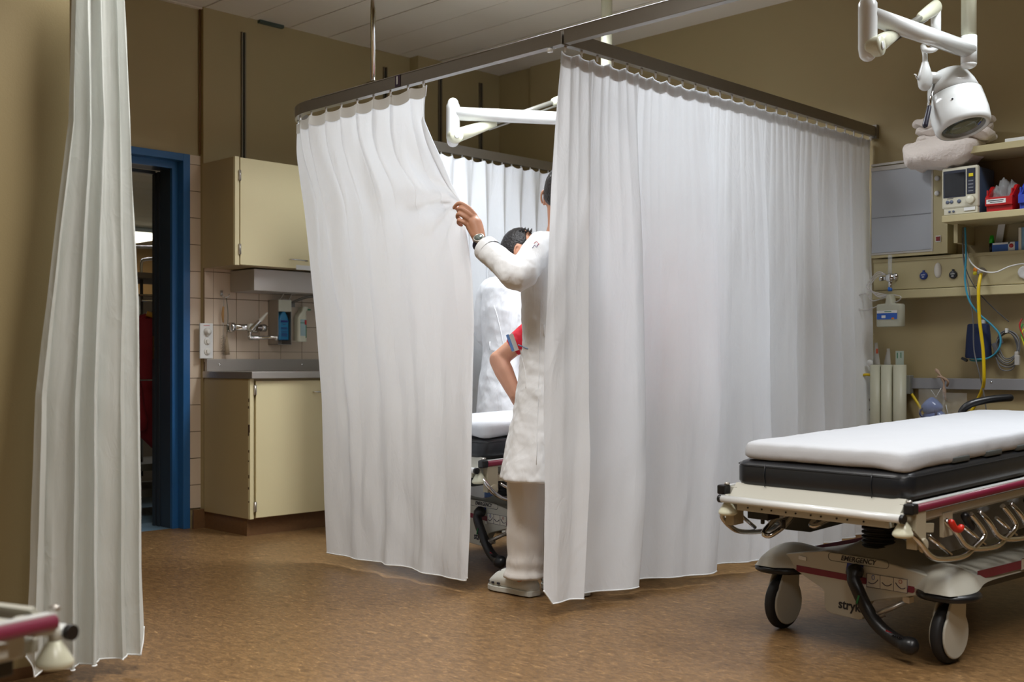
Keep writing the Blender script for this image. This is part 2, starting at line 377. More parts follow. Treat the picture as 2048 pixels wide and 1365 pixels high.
for zz in (.84, .17):
    b = MB(); b.bb(3.590, 3.606, yf-.009, yf, zz-.028, zz+.028); b.cyl((3.598, yf-.007, zz-.028), (3.598, yf-.007, zz+.028), .006, 10); part('hinge', b, STEEL, t)
b = MB()
for k in range(9): b.box((3.567, yf+.012+.003*(k % 2), .2+.075*k+.02*math.sin(k*3)), (.002, .008, .008+.006*(k % 3)))
b.box((3.567, yf+.01, .62), (.002, .016, .045)); part('chipped_edge', b, mat('chip_wood', (70, 40, 24), .8), t)['kind'] = 'stuff'

t = thing('sink_worktop', 'brushed steel sink worktop with raised back edge against the tiles', 'worktop', (3.565, 5.9, .9))
b = MB(); b.bb(3.560, 5.05, 5.605, 6.147, .906, .946); part('worktop_slab', b, STEEL, t, .003)
b = MB(); b.bb(3.575, 5.05, 6.122, 6.147, .946, 1.02); sp = part('back_upstand', b, STEEL, t, .002)
for x in (3.66, 4.26, 4.85):
    b = MB(); b.lathe([(.009, 0), (.009, .004), (.005, .007)], (x, 6.122, .985), (0, -1, 0), 12); part('screw', b, CHROME, sp)
b = MB(); pr = [(.0, .947), (.15, .947), (.16, .9485), (.165, .948)]
ring = lambda sx, sy, z: [(4.45+sx*math.copysign(abs(math.cos(a))**.35, math.cos(a)), 5.86+sy*math.copysign(abs(math.sin(a))**.35, math.sin(a)), z) for a in [2*PI*k/40 for k in range(40)]]
b.loft([ring(.24, .17, .9465), ring(.23, .16, .949), ring(.222, .152, .9475)], cap=True); part('basin_rim', b, CHROME, t)

# socket and switch panel
c = onY(411, 683, 6.15)
t = thing('switch_panel', 'white three-part switch and socket plate on the tiles left of the tap', 'switch', (c.x, 6.15, c.z-.1))
b = MB(); b.bb(c.x-.044, c.x+.044, 6.137, 6.149, 1.022, 1.235); part('plate', b, LABEL, t, .003)
b = MB(); b.lathe([(.024, 0), (.023, .012), (.016, .015), (.014, .024), (.009, .026)], (c.x+.004, 6.137, 1.185), (0, -1, 0), 20); part('dial_knob', b, mat('knob_white', (222, 220, 212), .3), t)
for zz in (1.125, 1.064):
    b = MB(); b.lathe([(.022, 0), (.021, .004), (.018, .005)], (c.x+.004, 6.137, zz), (0, -1, 0), 20); b.box((c.x+.004, 6.129, zz), (.017, .012, .020)); part('socket', b, mat('knob_white', (222, 220, 212), .3), t)
b = MB(); b.box((c.x, 6.1365, 1.222), (.04, .001, .003)); part('red_marking', b, mat('red_ink', (190, 60, 60), .6), t)

# wall hook with brushes
h = onY(442, 590, 6.148)
t = thing('wall_hook', 'small chrome double wall hook high on the splashback tiles', 'hook', (h.x, 6.148, h.z))
b = MB(); b.box((h.x, 6.144, h.z+.008), (.014, .008, .034)); b.tube(smooth_path([(h.x, 6.14, h.z), (h.x, 6.11, h.z-.018), (h.x+.02, 6.10, h.z-.012), (h.x+.028, 6.10, h.z+.004)], 4), .003, 8)
b.tube(smooth_path([(h.x, 6.14, h.z), (h.x-.004, 6.115, h.z-.016), (h.x-.012, 6.11, h.z-.004)], 4), .003, 8); part('hook_arm', b, CHROME, t)
t = thing('bottle_brush', 'long bottle brush with wooden handle hanging from the wall hook', 'brush', (h.x, 6.115, 1.07))
b = MB(); b.tube([(h.x, 6.112, h.z-.018), (h.x+.002, 6.12, h.z-.075)], .0016, 6); part('hanging_loop', b, STEEL, t)
b = MB(); b.tube([(h.x, 6.12, h.z-.073), (h.x-.004, 6.122, h.z-.12), (h.x, 6.122, h.z-.17)], [.006, .009, .005], 10); part('handle', b, mat('brush_wood', (176, 136, 86), .6), t)
b = MB()
for k in range(26):
    a = k*2.4; z = 1.05+.0045*k; b.tube([(h.x-.002, 6.12, z), (h.x-.002+.014*math.cos(a), 6.12+.012*math.sin(a), z-.006)], .0012, 4, cap=False)
b.tube([(h.x, 6.122, h.z-.17), (h.x-.002, 6.12, 1.04)], .002, 6); part('bristles', b, mat('brush_bristle', (140, 132, 120), .9), t)
t = thing('cord_brush', 'thin dark cord with a bristle brush end hanging right of the bottle brush', 'brush', (h.x+.03, 6.12, 1.06))
b = MB(); b.tube(smooth_path([(h.x+.012, 6.108, h.z-.018), (h.x+.03, 6.12, h.z-.09), (h.x+.032, 6.122, h.z-.16), (h.x+.024, 6.122, 1.16)], 5), .002, 6); part('cord', b, mat('green_cord', (70, 88, 76), .6), t)
b = MB(); b.tube([(h.x+.024, 6.12, 1.17), (h.x+.022, 6.12, 1.10), (h.x+.026, 6.12, 1.045)], [.004, .013, .016], 12); part('brush_head', b, mat('brush_bristle2', (168, 150, 124), .9, bump=.6, bscale=200), t)

# tap
A = onY(466, 655, 6.09); B = onY(527, 658, 6.09)
t = thing('wall_tap', 'chrome lever mixer tap with long swivel spout above the worktop', 'tap', (A.x, 6.15, A.z))
b = MB(); b.cyl((A.x, 6.09, A.z), (B.x, 6.09, A.z), .021, 20); b.lathe([(.027, 0), (.03, .006), (.03, .022), (.024, .028)], (A.x-.02, 6.09, A.z), (1, 0, 0), 20)
b.lathe([(.024, 0), (.026, .02), (.022, .034)], (B.x-.02, 6.09, A.z), (1, 0, 0), 20)
for x in (A.x+.02, B.x-.02): b.cyl((x, 6.15, A.z), (x, 6.09, A.z), .017, 14); b.lathe([(.032, 0), (.03, .006), (.02, .01)], (x, 6.149, A.z), (0, -1, 0), 20)
part('tap_body', b, CHROME, t)
S = onY(499, 676, 6.07); E_ = onY(553, 675, 5.98)
b = MB(); b.cyl(((A.x+B.x)/2+.005, 6.08, A.z), (S.x, 6.07, S.z), .014, 14); b.tube(smooth_path([(S.x-.005, 6.07, S.z), (S.x+.06, 6.05, S.z), (E_.x-.02, 5.99, E_.z), (E_.x, 5.98, E_.z-.002)], 5), [.014]*5+[.011]*5+[.009]*6, 14)
b.cyl((E_.x, 5.98, E_.z+.01), (E_.x, 5.98, E_.z-.022), .012, 14); part('spout', b, CHROME, t)
Lv = onY(508, 655, 6.03); L2 = onY(534, 627, 5.99)
b = MB(); b.cyl((Lv.x, 6.09, Lv.z), (Lv.x, 6.045, Lv.z), .024, 20); part('cartridge_cap', b, mat('tap_white', (226, 226, 214), .3), t)
b = MB(); mid = Lv.lerp(L2, .5); b.tube([(Lv.x-.01, 6.035, Lv.z-.008), tuple(mid)], [.016, .011], 12, rnd=True); lev = part('lever', b, CHROME, t)
b = MB(); b.tube([tuple(mid), tuple(L2)], [.012, .006], 12, rnd=True); part('lever_grip', b, mat('tap_white', (226, 226, 214), .3), lev)

# two dispensers
a0 = onY(541, 602, 6.09); a1 = onY(583, 690, 6.03)
def slab(b, x0, x1, y0, y1, z0, z1): return b.bb(x0, x1, y0, y1, z0, z1)
t = thing('disinfectant_dispenser', 'steel elbow dispenser holding a blue disinfectant bottle beside the tap', 'dispenser', (4.30, 6.15, 1.05))
xa = onY(556, 640, 6.04).x; xb = onY(583, 640, 6.04).x; zt = onY(570, 600, 6.04).z; zb = onY(570, 690, 6.04).z
b = MB(); b.bb(xa, xa+.003, 6.04, 6.15, zb, zt); b.bb(xb-.003, xb, 6.04, 6.15, zb, zt); b.bb(xa, xb, 6.145, 6.15, zb, zt); b.bb(xa, xb, 6.04, 6.15, zb, zb+.003); part('housing', b, STEEL, t)
b = MB(); b.bb(xa+.002, xb-.002, 6.035, 6.10, zt-.075, zt); part('pump_head', b, mat('dispenser_cream', (214, 214, 196), .4), t, .004)
b = MB(); b.loft([[(xa+(xb-xa)/2+sx*math.copysign(abs(math.cos(q))**.5, math.cos(q)), 6.085+.038*math.copysign(abs(math.sin(q))**.5, math.sin(q)), z) for q in [2*PI*k/24 for k in range(24)]] for z, sx in ((zb+.03, .042), (zb+.035, .044), (zt-.13, .044), (zt-.10, .034), (zt-.08, .016), (zt-.07, .016))])
bo = part('bottle', b, mat('blue_bottle', (36, 128, 178), .22), t)
b = MB()
for k, (zz, wd, hh) in enumerate([(zt-.135, .05, .012), (zt-.155, .02, .004), (zt-.175, .045, .004), (zt-.183, .045, .004), (zt-.197, .05, .003), (zt-.21, .044, .004), (zt-.219, .044, .004), (zt-.228, .044, .004), (zt-.25, .04, .003)]): b.box(((xa+xb)/2, 6.0455, zz), (wd, .002, hh))
part('bottle_print', b, mat('navy_print', (30, 50, 130), .5), bo)
b = MB(); m_ = (xa+xb)/2; b.tube([(m_-.035, 6.04, zt-.02), (m_-.035, 6.04, zt+.002), (m_-.02, 6.02, zt+.04), (m_+.10, 5.98, zt+.045), (m_+.11, 6.0, zt+.04), (m_+.045, 6.03, zt+.036), (m_+.03, 6.04, zt+.0), (m_-.035, 6.04, zt)], .004, 8); part('elbow_lever', b, STEEL, t)
t = thing('soap_dispenser', 'dispenser with cream soap bottle, furthest right beside the white curtain', 'dispenser', (4.55, 6.15, 1.1))
xa = onY(596, 650, 6.04).x; xb = onY(616, 650, 6.04).x; zt = onY(606, 620, 6.04).z; zb = onY(606, 684, 6.04).z
b = MB(); b.bb(xa-.05, xb-.03, 6.10, 6.15, zb, zt+.02); b.bb(xa-.05, xa, 6.06, 6.15, zb, zb+.006); part('housing', b, mat('beige_housing', (200, 186, 166), .45), t, .006)
b = MB(); m_ = (xa+xb)/2
b.loft([[(m_+ox+sx*math.copysign(abs(math.cos(q))**.5, math.cos(q)), 6.07+.03*math.copysign(abs(math.sin(q))**.5, math.sin(q)), z) for q in [2*PI*k/24 for k in range(24)]] for z, sx, ox in ((zb, .033, 0), (zb+.004, .036, 0), (zt-.05, .036, 0), (zt-.03, .03, .003), (zt-.012, .018, .012), (zt, .022, .02), (zt+.018, .022, .024), (zt+.02, .018, .024))])
bo = part('bottle', b, mat('cream_bottle', (224, 224, 204), .35), t)
b = MB(); b.box((m_+.002, 6.039, (zb+zt)/2-.012), (.044, .002, .105)); la = part('bottle_label', b, mat('pale_blue_label', (170, 196, 200), .5), bo)
b = MB(); b.box((m_+.018, 6.0375, (zb+zt)/2+.022), (.014, .002, .03)); part('red_mark', b, mat('red_ink', (190, 60, 60), .6), bo)
b = MB(); b.box((m_+.002, 6.0378, zb+.12), (.046, .0025, .004)); b.box((m_+.022, 6.0378, zb+.075), (.005, .0025, .10)); part('green_mark', b, mat('green_ink', (30, 120, 80), .6), bo)
b = MB(); b.box((m_+.048, 6.05, zt+.002), (.03, .012, .008)); part('nozzle', b, mat('green_ink', (30, 120, 80), .6), t)
b = MB(); b.box((m_-.055, 6.11, zt+.035), (.05, .05, .035)); b.tube(smooth_path([(m_-.05, 6.09, zt+.045), (m_, 6.03, zt+.075), (m_+.08, 5.99, zt+.09), (m_+.14, 5.98, zt+.09)], 4), .008, 8, flat=2.2); part('elbow_lever', b, mat('grey_lever', (132, 130, 124), .35, metal=.5), t)

# ------------------------------------------------------------------ behind the doorway: rack with red jackets, trolley
t = thing('coat_rack', 'chrome wheeled garment rack standing behind the doorway', 'rack', (3.7, 7.2, 0))
def onD(px, py, y): return onY(px, py, y)
b = MB(); y = 7.0
p0 = onY(283, 560, y); p1 = onY(283, 975, y)
b.cyl((p0.x-.0, y, .25), (p0.x, y, 1.56), .011, 10); b.cyl((p0.x+.65, y, .25), (p0.x+.65, y, 1.56), .011, 10); part('upright', b, CHROME, t)
b = MB(); q = onY(270, 495, y); b.tube(smooth_path([(p0.x-.35, y, q.z-.02), (p0.x+.10, y, q.z+.012), (p0.x+.14, y, q.z)], 3), .008, 8)
q = onY(290, 519, y); b.tube(smooth_path([(p0.x, y, 1.56), (p0.x, y, q.z-.03), (p0.x+.03, y, q.z), (p0.x+.2, y, q.z+.012), (p0.x+.65, y, q.z+.02), (p0.x+.65, y, 1.56)], 4), .010, 8); part('top_hoop', b, CHROME, t)
b = MB(); q = onY(283, 592, y-.1); b.cyl((p0.x-.5, y-.1, q.z), (p0.x+.7, y-.1, q.z+.01), .008, 8); b.cyl((p0.x-.05, y-.1, q.z-.03), (p0.x+.6, y-.1, q.z-.03), .008, 8)
for k in range(5): b.tube([(p0.x+.02+.05*k, y-.1, q.z-.03), (p0.x+.03+.05*k, y-.1, q.z-.07), (p0.x+.02+.05*k, y-.1, q.z-.11)], .002, 5)
part('hanging_rail', b, CHROME, t)
b = MB(); b.bb(p0.x-.55, p0.x+.75, y-.15, y+.4, 1.545, 1.58); part('top_shelf', b, mat('rack_shelf', (120, 112, 104), .5), t)
for zz in (.30, .13):
    b = MB(); b.bb(p0.x-.3, p0.x+.75, y-.18, y+.35, zz, zz+.045); part('base_shelf', b, mat('rack_tray', (92, 90, 82), .4, metal=.4), t)
for xx in (p0.x-.25, p0.x+.10, p0.x+.7):
    b = MB(); b.lathe([(.02, -.012), (.05, -.01), (.05, .01), (.02, .012)], (xx, y-.12, .05), (1, .3, 0), 18); b.box((xx, y-.12, .10), (.03, .03, .06)); part('caster', b, RUBBER, t)
def jacket(x, y, top, bot, lab, mat_, sx=1, pr=None):
    t = thing('red_jacket', lab, 'jacket', (x, y, bot), group='red jackets on the rack')
    rings = []
    for z, wx, wy, ox in [(top, .03, .02, 0), (top-.02, .09, .05, 0), (top-.07, .19, .08, 0), (top-.25, .20, .10, .0), (top-.5, .19, .10, .02), (bot+.16, .18, .09, .06), (bot+.05, .13, .07, .12), (bot, .05, .03, .17)]:
        rings.append([(x+sx*(ox+wx*math.cos(a)*(1+.06*math.sin(5*a+z*9))), y+wy*math.sin(a)*(1+.25*math.sin(7*a+z*6)), z) for a in [2*PI*k/32 for k in range(32)]])
    b = MB(); b.loft(rings[::-1]); part('body', b, mat_, t)
    b = MB(); b.tube(smooth_path([(x-sx*.17, y-.02, top-.10), (x-sx*.20, y-.06, top-.3), (x-sx*.16, y-.08, top-.6), (x-sx*.12, y-.07, top-.72)], 4), [.05]*4+[.055]*4+[.05]*4+[.04], 14, rnd=True); part('sleeve', b, mat_, t)
    b = MB(); b.tube(smooth_path([(x-sx*.08, y-.06, top-.01), (x, y-.085, top-.03), (x+sx*.08, y-.06, top-.01)], 4), .017, 8, flat=.5); part('hanger', b, mat('yellow_hanger', (190, 140, 40), .5), t)
    if pr:
        b = MB(); b.box((x+.05, y-.112, top-.22), (.10, .004, .05), M=Matrix.Rotation(.12, 3, 'Y')); part('back_print', b, mat('grey_reflective', (170, 160, 158), .5), t)
    b = MB(); b.tube([(x+sx*.17, y, bot), (x+sx*.17, y, bot-.06)], .006, 6); part('drawcord', b, BLACK, t)
    return t
RED = mat('red_jacket_cloth', (128, 18, 28), .8, bump=.3, bscale=20); RED2 = mat('dark_red_cloth', (98, 14, 22), .8, bump=.3, bscale=20)
q = onY(285, 700, 6.85); jacket(q.x+.05, 6.80, 1.32, .40, 'red jacket with grey back print hanging nearest the door jamb', RED, 1, 1)
jacket(q.x-.33, 7.0, 1.30, .62, 'darker red jacket hanging further left, half behind the front curtain', RED2, -1)
b = MB(); b.cyl((2.6, 6.66, .985-.09), (3.8, 6.66, .985-.10), .006, 8); solo('steel_bar', b, CHROME, 'thin horizontal steel bar crossing in front of the red jackets', 'bar')
b = MB(); b.bb(3.0, 5.4, 7.9, 8.4, 0, 1.5); solo('white_locker', b, mat('corridor_locker', (170, 160, 150), .5), 'pale grey locker block standing behind the garment rack', 'locker', bevel=.01)

# ------------------------------------------------------------------ curtain rails
RX, RZ0, RZ1 = 3.36, 2.262, 2.318
def rail_mb(path, w=.034):
    b = MB(); P = [Vector(p) for p in path]; rings = []
    for i, p in enumerate(P):
        t = (P[min(i+1, len(P)-1)]-P[max(i-1, 0)]).normalized(); nx = Vector((-t.y, t.x, 0))
        rings.append([(p+nx*(w/2)+Vector((0, 0, RZ0))), (p+nx*(w/2)+Vector((0, 0, RZ1))), (p-nx*(w/2)+Vector((0, 0, RZ1))), (p-nx*(w/2)+Vector((0, 0, RZ0)))])
    b.loft(rings, smooth=False); return b
def arc(cx, cy, r, a0, a1, n=14): return [(cx+r*math.cos(a0+(a1-a0)*k/n), cy+r*math.sin(a0+(a1-a0)*k/n), 0) for k in range(n+1)]
t = thing('curtain_rail', 'long aluminium ceiling rail running overhead and turning round the cubicle corner', 'curtain rail', (RX, 3, RZ0))
r0 = .345
b = rail_mb([(RX, -2.5, 0), (RX, 3.02, 0)]); part('rail_section', b, ALU, t, .002)
b = rail_mb([(RX, 3.03, 0), (RX, 3.42, 0)], .04); part('rail_joint_sleeve', b, ALU, t, .002)
b = rail_mb([(RX, 3.42, 0), (RX, 5.1-r0, 0)]+arc(RX+r0, 5.1-r0, r0, PI, PI/2)+[(XW-.01, 5.1, 0)]); part('rail_section', b, ALU, t)
for yy in (4.25, 1.2):
    b = MB(); b.cyl((RX, yy, RZ1), (RX, yy, H-.002), .0115, 14); b.lathe([(.03, 0), (.03, .01), (.014, .02)], (RX, yy, H-.024), (0, 0, 1), 16); b.box((RX, yy, RZ1+.004), (.03, .06, .012)); part('ceiling_rod', b, CHROME, t)
c = onX(795, 170, RX-.02); b = MB(); b.box((RX-.019, c.y, (RZ0+RZ1)/2+.002), (.003, .036, .052)); sg = part('number_sign', b, mat('sign_dark', (48, 26, 48), .5), t)
b = text_mb('1', .05, lambda x, y, z: (RX-.0225-z, c.y-x, (RZ0+RZ1)/2+.002+y), bold=.001); part('lettering', b, LABEL, sg)
b = MB(); b.tube([(RX-.017, -2.5, RZ1), (RX-.017, 4.72, RZ1)], .0028, 6); part('rail_highlight', b, mat('highlight_strip', (235, 235, 238), .15, metal=.8), t)  # added bright strip stands in for the highlight along the rail top edge
t = thing('cross_rail', 'aluminium curtain rail joining the overhead rail to the right wall', 'curtain rail', (4.6, 3.04, RZ0))
b = rail_mb([(RX+.02, 3.04, 0), (XW-.03, 3.04, 0)]); part('rail_section', b, ALU, t, .002)
b = MB(); b.box((XW-.015, 3.04, (RZ0+RZ1)/2), (.03, .045, .075)); part('wall_bracket', b, ALU, t)
b = MB(); b.cyl((RX-.01, 3.10, RZ0-.003), (RX-.01, 3.10, RZ0-.018), .012, 10); part('end_stop', b, WHITE, t)
t = thing('left_rail', 'short curtain rail carrying the gathered curtain at the far left', 'curtain rail', (1.6, 3.48, RZ0))
b = rail_mb([(.3, 3.47, 0), (1.88, 3.47, 0)]); part('rail_section', b, ALU, t, .002)
for q in (1.0, 1.7):
    b = MB(); b.cyl((q, 3.47, RZ1), (q, 3.47, H-.001), .011, 12); part('ceiling_rod', b, CHROME, t)

# ------------------------------------------------------------------ curtains
def nz(x, y=0., z=0.): return noise.noise(Vector((x, y, z)))
GL = MB(); GL.cyl((0, 0, 0), (0, 0, -.012), .005, 8); GL.box((0, 0, -.018), (.006, .006, .014))
GLM = None
def add_gliders(t, pts):
    global GLM
    if GLM is None: GLM = mesh('glider', GL, LABEL, (0, 0, 0))
    org = ORG[t.name]
    for p in pts:
        o = bpy.data.objects.new('glider', GLM); o.location = (p[0]-org[0], p[1]-org[1], RZ0-org[2]); o.parent = t; C.objects.link(o)
def edge_tube(fn, us, v, r): return [fn(u, v) for u in us]

def make_curtain(label, S, nu, nv, m, hooks, base, group=None):
    t = thing('cubicle_curtain', label, 'curtain', base)
    b = MB(); b.grid(S, nu, nv); part('cloth', b, m, t)
    b = MB(); P = [S(i/nu, 1.0) for i in range(nu+1)]; b.tube(P, .003, 6); part('hem', b, HEMM, t)
    b = MB()
    def tape(u, v):
        p = S(u, v*.022); q = S(min(1, u+.001), v*.022); r_ = S(max(0, u-.001), v*.022)
        d = (Vector(q)-Vector(r_)); n = Vector((-d.y, d.x, 0)); n = n.normalized()*-.003 if n.length > 1e-9 else Vector((0, 0, 0)); return Vector(p)+n*SGN[0]
    b.grid(tape, nu, 2); part('heading_tape', b, HEMM, t)
    add_gliders(t, hooks); return t
SGN = [1]

# curtain pulled aside by the doctor
EDGE = [(.05, 3.611), (.30, 3.597), (.62, 3.586), (.925, 3.577), (1.183, 3.570), (1.356, 3.574), (1.507, 3.589), (1.695, 3.627), (1.778, 3.692), (1.885, 3.757), (1.98, 3.82), (2.09, 3.882), (2.15, 3.878), (2.243, 3.868)]
LEFT = [(.05, 4.637), (.314, 4.658), (.812, 4.679), (1.189, 4.726), (1.621, 4.80), (2.0, 4.87), (2.243, 4.97)]
NH = 10
def c1_top(u):
    L0 = (5.1-r0)-3.868; tot = L0+r0*PI/4*.9; s = (1-u)*tot
    if s <= L0: return Vector((RX, 3.868+s, 0)), Vector((-1, 0, 0))
    a = PI-(s-L0)/r0; return Vector((RX+r0+r0*math.cos(a), 5.1-r0+r0*math.sin(a), 0)), Vector((math.cos(a), math.sin(a), 0))
def curtain1(u, v):
    ph = u*(NH-1); fr = abs(math.sin(PI*ph))
    ztop = 2.246-.012*fr**1.5; zb = .052+.012*nz(u*3, 2)+(.01 if u > .97 else 0)
    z = ztop+(zb-ztop)*v
    T, n = c1_top(u); e = interp(EDGE, z); l = interp(LEFT, z)
    yl = l+(e-l)*(u**(1.0+.15*math.sin(PI*min(1, v*1.4)))); w_ = min(1, max(0, (2.246-z)/.5)); w_ = w_*w_*(3-2*w_)
    yt = T.y if u < .97 else T.y
    x0 = T.x; xl = 3.375-.02*math.exp(-((z-1.69)/.25)**2)*u**3; 
    y = yt*(1-w_)+yl*w_ if u < .999 else e
    if u > .85: k = (u-.85)/.15; y = y*(1-k)+e*k
    x = x0*(1-w_)+xl*w_
    # pinch pleats at the heading, fading into long slanted folds
    pleat = .017*(1-math.exp(-v*40))*math.exp(-v*5.5)*(2*(1-fr**.55)-.75)
    y += .012*math.exp(-v*6)*math.sin(2*PI*ph)
    amp = .030*min(1, v*5)*(1-.45*v)*(1-.5*u)+.006
    uu = u+.035*nz(u*2.5, v*1.5, 3)+.02*nz(u*5, v*2, 9)
    f = .62*math.sin(2*PI*uu*4.3+1.0+1.5*nz(v*1.1, u*2, 5))+.45*math.sin(2*PI*uu*8.1+2.2+2*nz(v*1.6, u*3, 8))*(.4+1.1*abs(nz(u*2.2, v*2, 33)))
    f += .5*abs(nz(u*7.5+v*1.2, v*1.6, 21))*2-.3
    off = pleat+amp*f*(.6+.8*abs(nz(u*3, v*1.2, 7)))
    # drag folds radiating from the hand
    dy, dz = y-3.63, z-1.70; rr = math.hypot(dy, dz); ang = math.atan2(dz, dy)
    if dz > -.3: off += .020*math.exp(-((rr-.30)/.25)**2)*math.sin(ang*11+1.0+rr*1.5)*max(0, min(1, (dz+.3)/.3))*min(1, u*2)
    off -= .05*math.exp(-(rr/.10)**2)*0
    off += .012*nz(u*9, v*5, 1)+.006*nz(u*22, v*9+u*6, 4)+.010*nz(u*4+v*3, v*9-u*6, 11)
    if u > .93: off *= 1-.8*(u-.93)/.07
    off *= min(1, u*14)
    return Vector((x, y, z))+n*off
SGN[0] = 1
t = make_curtain('white cubicle curtain drawn aside by the doctor\'s hand, nearest the wash corner', curtain1, 360, 150, CURT, [c1_top(min(.985, k/(NH-1)))[0] for k in range(NH)], (3.36, 4.3, .05))
# turned-back selvedge at the free edge
def flap(u, v):
    z = 2.11+(1.70-2.11)*v; e = interp(EDGE, z); wd = .052*math.sin(PI*min(1, v*1.25+.0))**.8 if v < .8 else .052*math.sin(PI*.999)**.8
    wd = .055*(math.sin(PI*v)**.7)*(1-.25*v); vv = (2.246-z)/2.19; x = curtain1(1.0, vv).x
    return Vector((x-.006-.012*math.sin(PI*min(1, u*1.0))*math.sin(PI*v), e-.003+wd*u, z))
b = MB(); b.grid(flap, 8, 40); part('selvedge', b, CURT, t)

# front curtain of the cubicle
c2_x0, c2_x1 = 3.36, XW-.06
C2H = 27
KN = [0, .078, .197, .406, .576, .69, .78, .85, .92, 1.0]
def edge2(z): return 3.25+(3.385-3.25)*((z-.05)/2.2)**.8
def curtain2(u, v):
    ph = u*(C2H-1); fr = abs(math.sin(PI*ph)); sg = .016 if u < .35 else .009
    ztop = 2.25-sg*fr**1.3
    zb = .05+.010*nz(u*7, 2)
    z = ztop+(zb-ztop)*v
    xe = interp([(.05, 3.245), (.5, 3.285), (1.0, 3.305), (1.5, 3.335), (2.0, 3.36), (2.25, 3.375)], z); xr = XW-.022+.008*math.sin(v*4)
    # pleat spacing shrinks with v noise
    g = u+.010*nz(u*6, v*1.2, 2)*min(1, v*3)
    x = xe+(xr-xe)*g
    top = math.exp(-v*9)
    wide = min(1, v*2.2)
    # irregular wide folds: each period has its own width, asymmetry and depth
    i = max(k for k in range(len(KN)-1) if KN[k] <= u+1e-9); q = (u-KN[i])/(KN[i+1]-KN[i]); q = q+.10*nz(u*4, v*1.5, 8)*q*(1-q)*4
    dep = (.9, .75, 1.15, 1.0, .8, .6, .75, .6, .5)[i]; sk = (.86, .84, .90, .88, .80, .78, .8, .75, .75)[i]; wide = min(1, v*1.25)**.8
    tri = (q/sk) if q < sk else (1-q)/(1-sk); tri = tri*tri*(3-2*tri)
    A = .010+.125*wide*dep*(1-.35*u)
    y = 3.06-A*(tri-.35)-.012*top*(1-fr)+.006*math.cos(2*PI*ph)*math.exp(-v*3)
    y -= .020*wide*math.sin(2*PI*(u*15+.6*nz(u*5, v*.8, 31)))*(1-.4*u)*(.4+1.2*abs(nz(u*6, .7, 12)))
    x += (.075*(1-.5*u)*((q/sk) if q < sk else (1-q)/(1-sk)))*wide*(1 if i else .35)
    y += (.012*nz(u*13+v, v*1.2, 4)+.005*nz(u*26-2*v, v*3, 14))*(1-top)+.005*nz(u*60+v*4, v*10, 5)*min(1, v*3)
    y += .006*abs(math.sin(2*PI*u*26+3*nz(u*3, v, 6)))*math.exp(-v*2.2)
    # first gathered fold at the free edge leans towards the camera
    e = math.exp(-((u-.0)/.045)**2)
    y += -.05*e*v*v+.05*math.exp(-((u-.055)/.02)**2)*wide
    if u < .012: z = z+.055*v**6*(1-u/.012)
    x = min(x, XW-.006)
    return Vector((x, y, z))
SGN[0] = -1
make_curtain('tall white cubicle curtain closed across the front of the bay, hung from the cross rail', curtain2, 760, 110, CURT, [(3.375+(XW-.05-3.375)*k/(C2H-1), 3.04) for k in range(C2H)], (4.6, 3.04, .05))
def seam(xc, v): pass
# rear curtain of the cubicle
def curtain3(u, v):
    n = 24; ph = u*(n-1); fr = abs(math.sin(PI*ph))
    ztop = 2.25-.012*fr**1.3; z = ztop+(.05-ztop)*v; x = 3.95+(XW-.05-3.95)*(u+.008*nz(u*7, v, 1)*v)
    w_ = min(1, v*3); k = 2*PI*(u*13+.4*nz(u*5, .2, 3)*w_); A = .012+.04*w_
    y = 5.10-A*math.sin(k)-.012*math.exp(-v*8)*(1-fr); x += .5*A*math.sin(2*k)*w_
    return Vector((min(x, XW-.02), y+.006*nz(u*20, v*3), z))
make_curtain('white curtain closing the back of the bay behind the two doctors', curtain3, 420, 60, CURT, [(3.95+(XW-.05-3.95)*k/23, 5.10) for k in range(24)], (4.9, 5.1, .05))
# gathered curtain at the far left
def curtain0(u, v):
    ztop = 2.25; wl = interp([(.05, 1.412), (.9, 1.44), (1.4, 1.50), (1.75, 1.545), (2.25, 1.555)], ztop-(2.2)*v); wr = interp([(.05, 1.80), (.3, 1.79), (1.2, 1.775), (1.75, 1.745), (2.25, 1.72)], ztop-2.2*v)
    zb = .05+.0*u; z = ztop+(zb-ztop)*v
    if u > .93: z += .085*((u-.93)/.07)**1.5*v**8
    if u < .06: z += .06*(1-u/.06)*v**8
    k = 2*PI*(u*4.3+.6*nz(u*3, v*.5, 5)); A = (.020+.012*v)*(.5+1.1*abs(nz(u*4, .4, 17)))*1.5
    g = u+.012*nz(u*6, v*2, 8)
    x = wl+(wr-wl)*g+.5*A*math.sin(2*k+.4)*(.4+.3*v)*(1-abs(2*u-1)**6); y = 3.47-A*math.sin(k)*(1-abs(2*u-1)**8*.5)
    return Vector((x, y+.008*nz(u*12, v*5, 2)+.004*nz(u*30, v*12, 6), z))
make_curtain('gathered ivory curtain hanging full height at the far left in front of the doorway', curtain0, 220, 110, CURT2, [(1.56+.17*k/6, 3.47) for k in range(7)], (1.6, 3.47, .05))

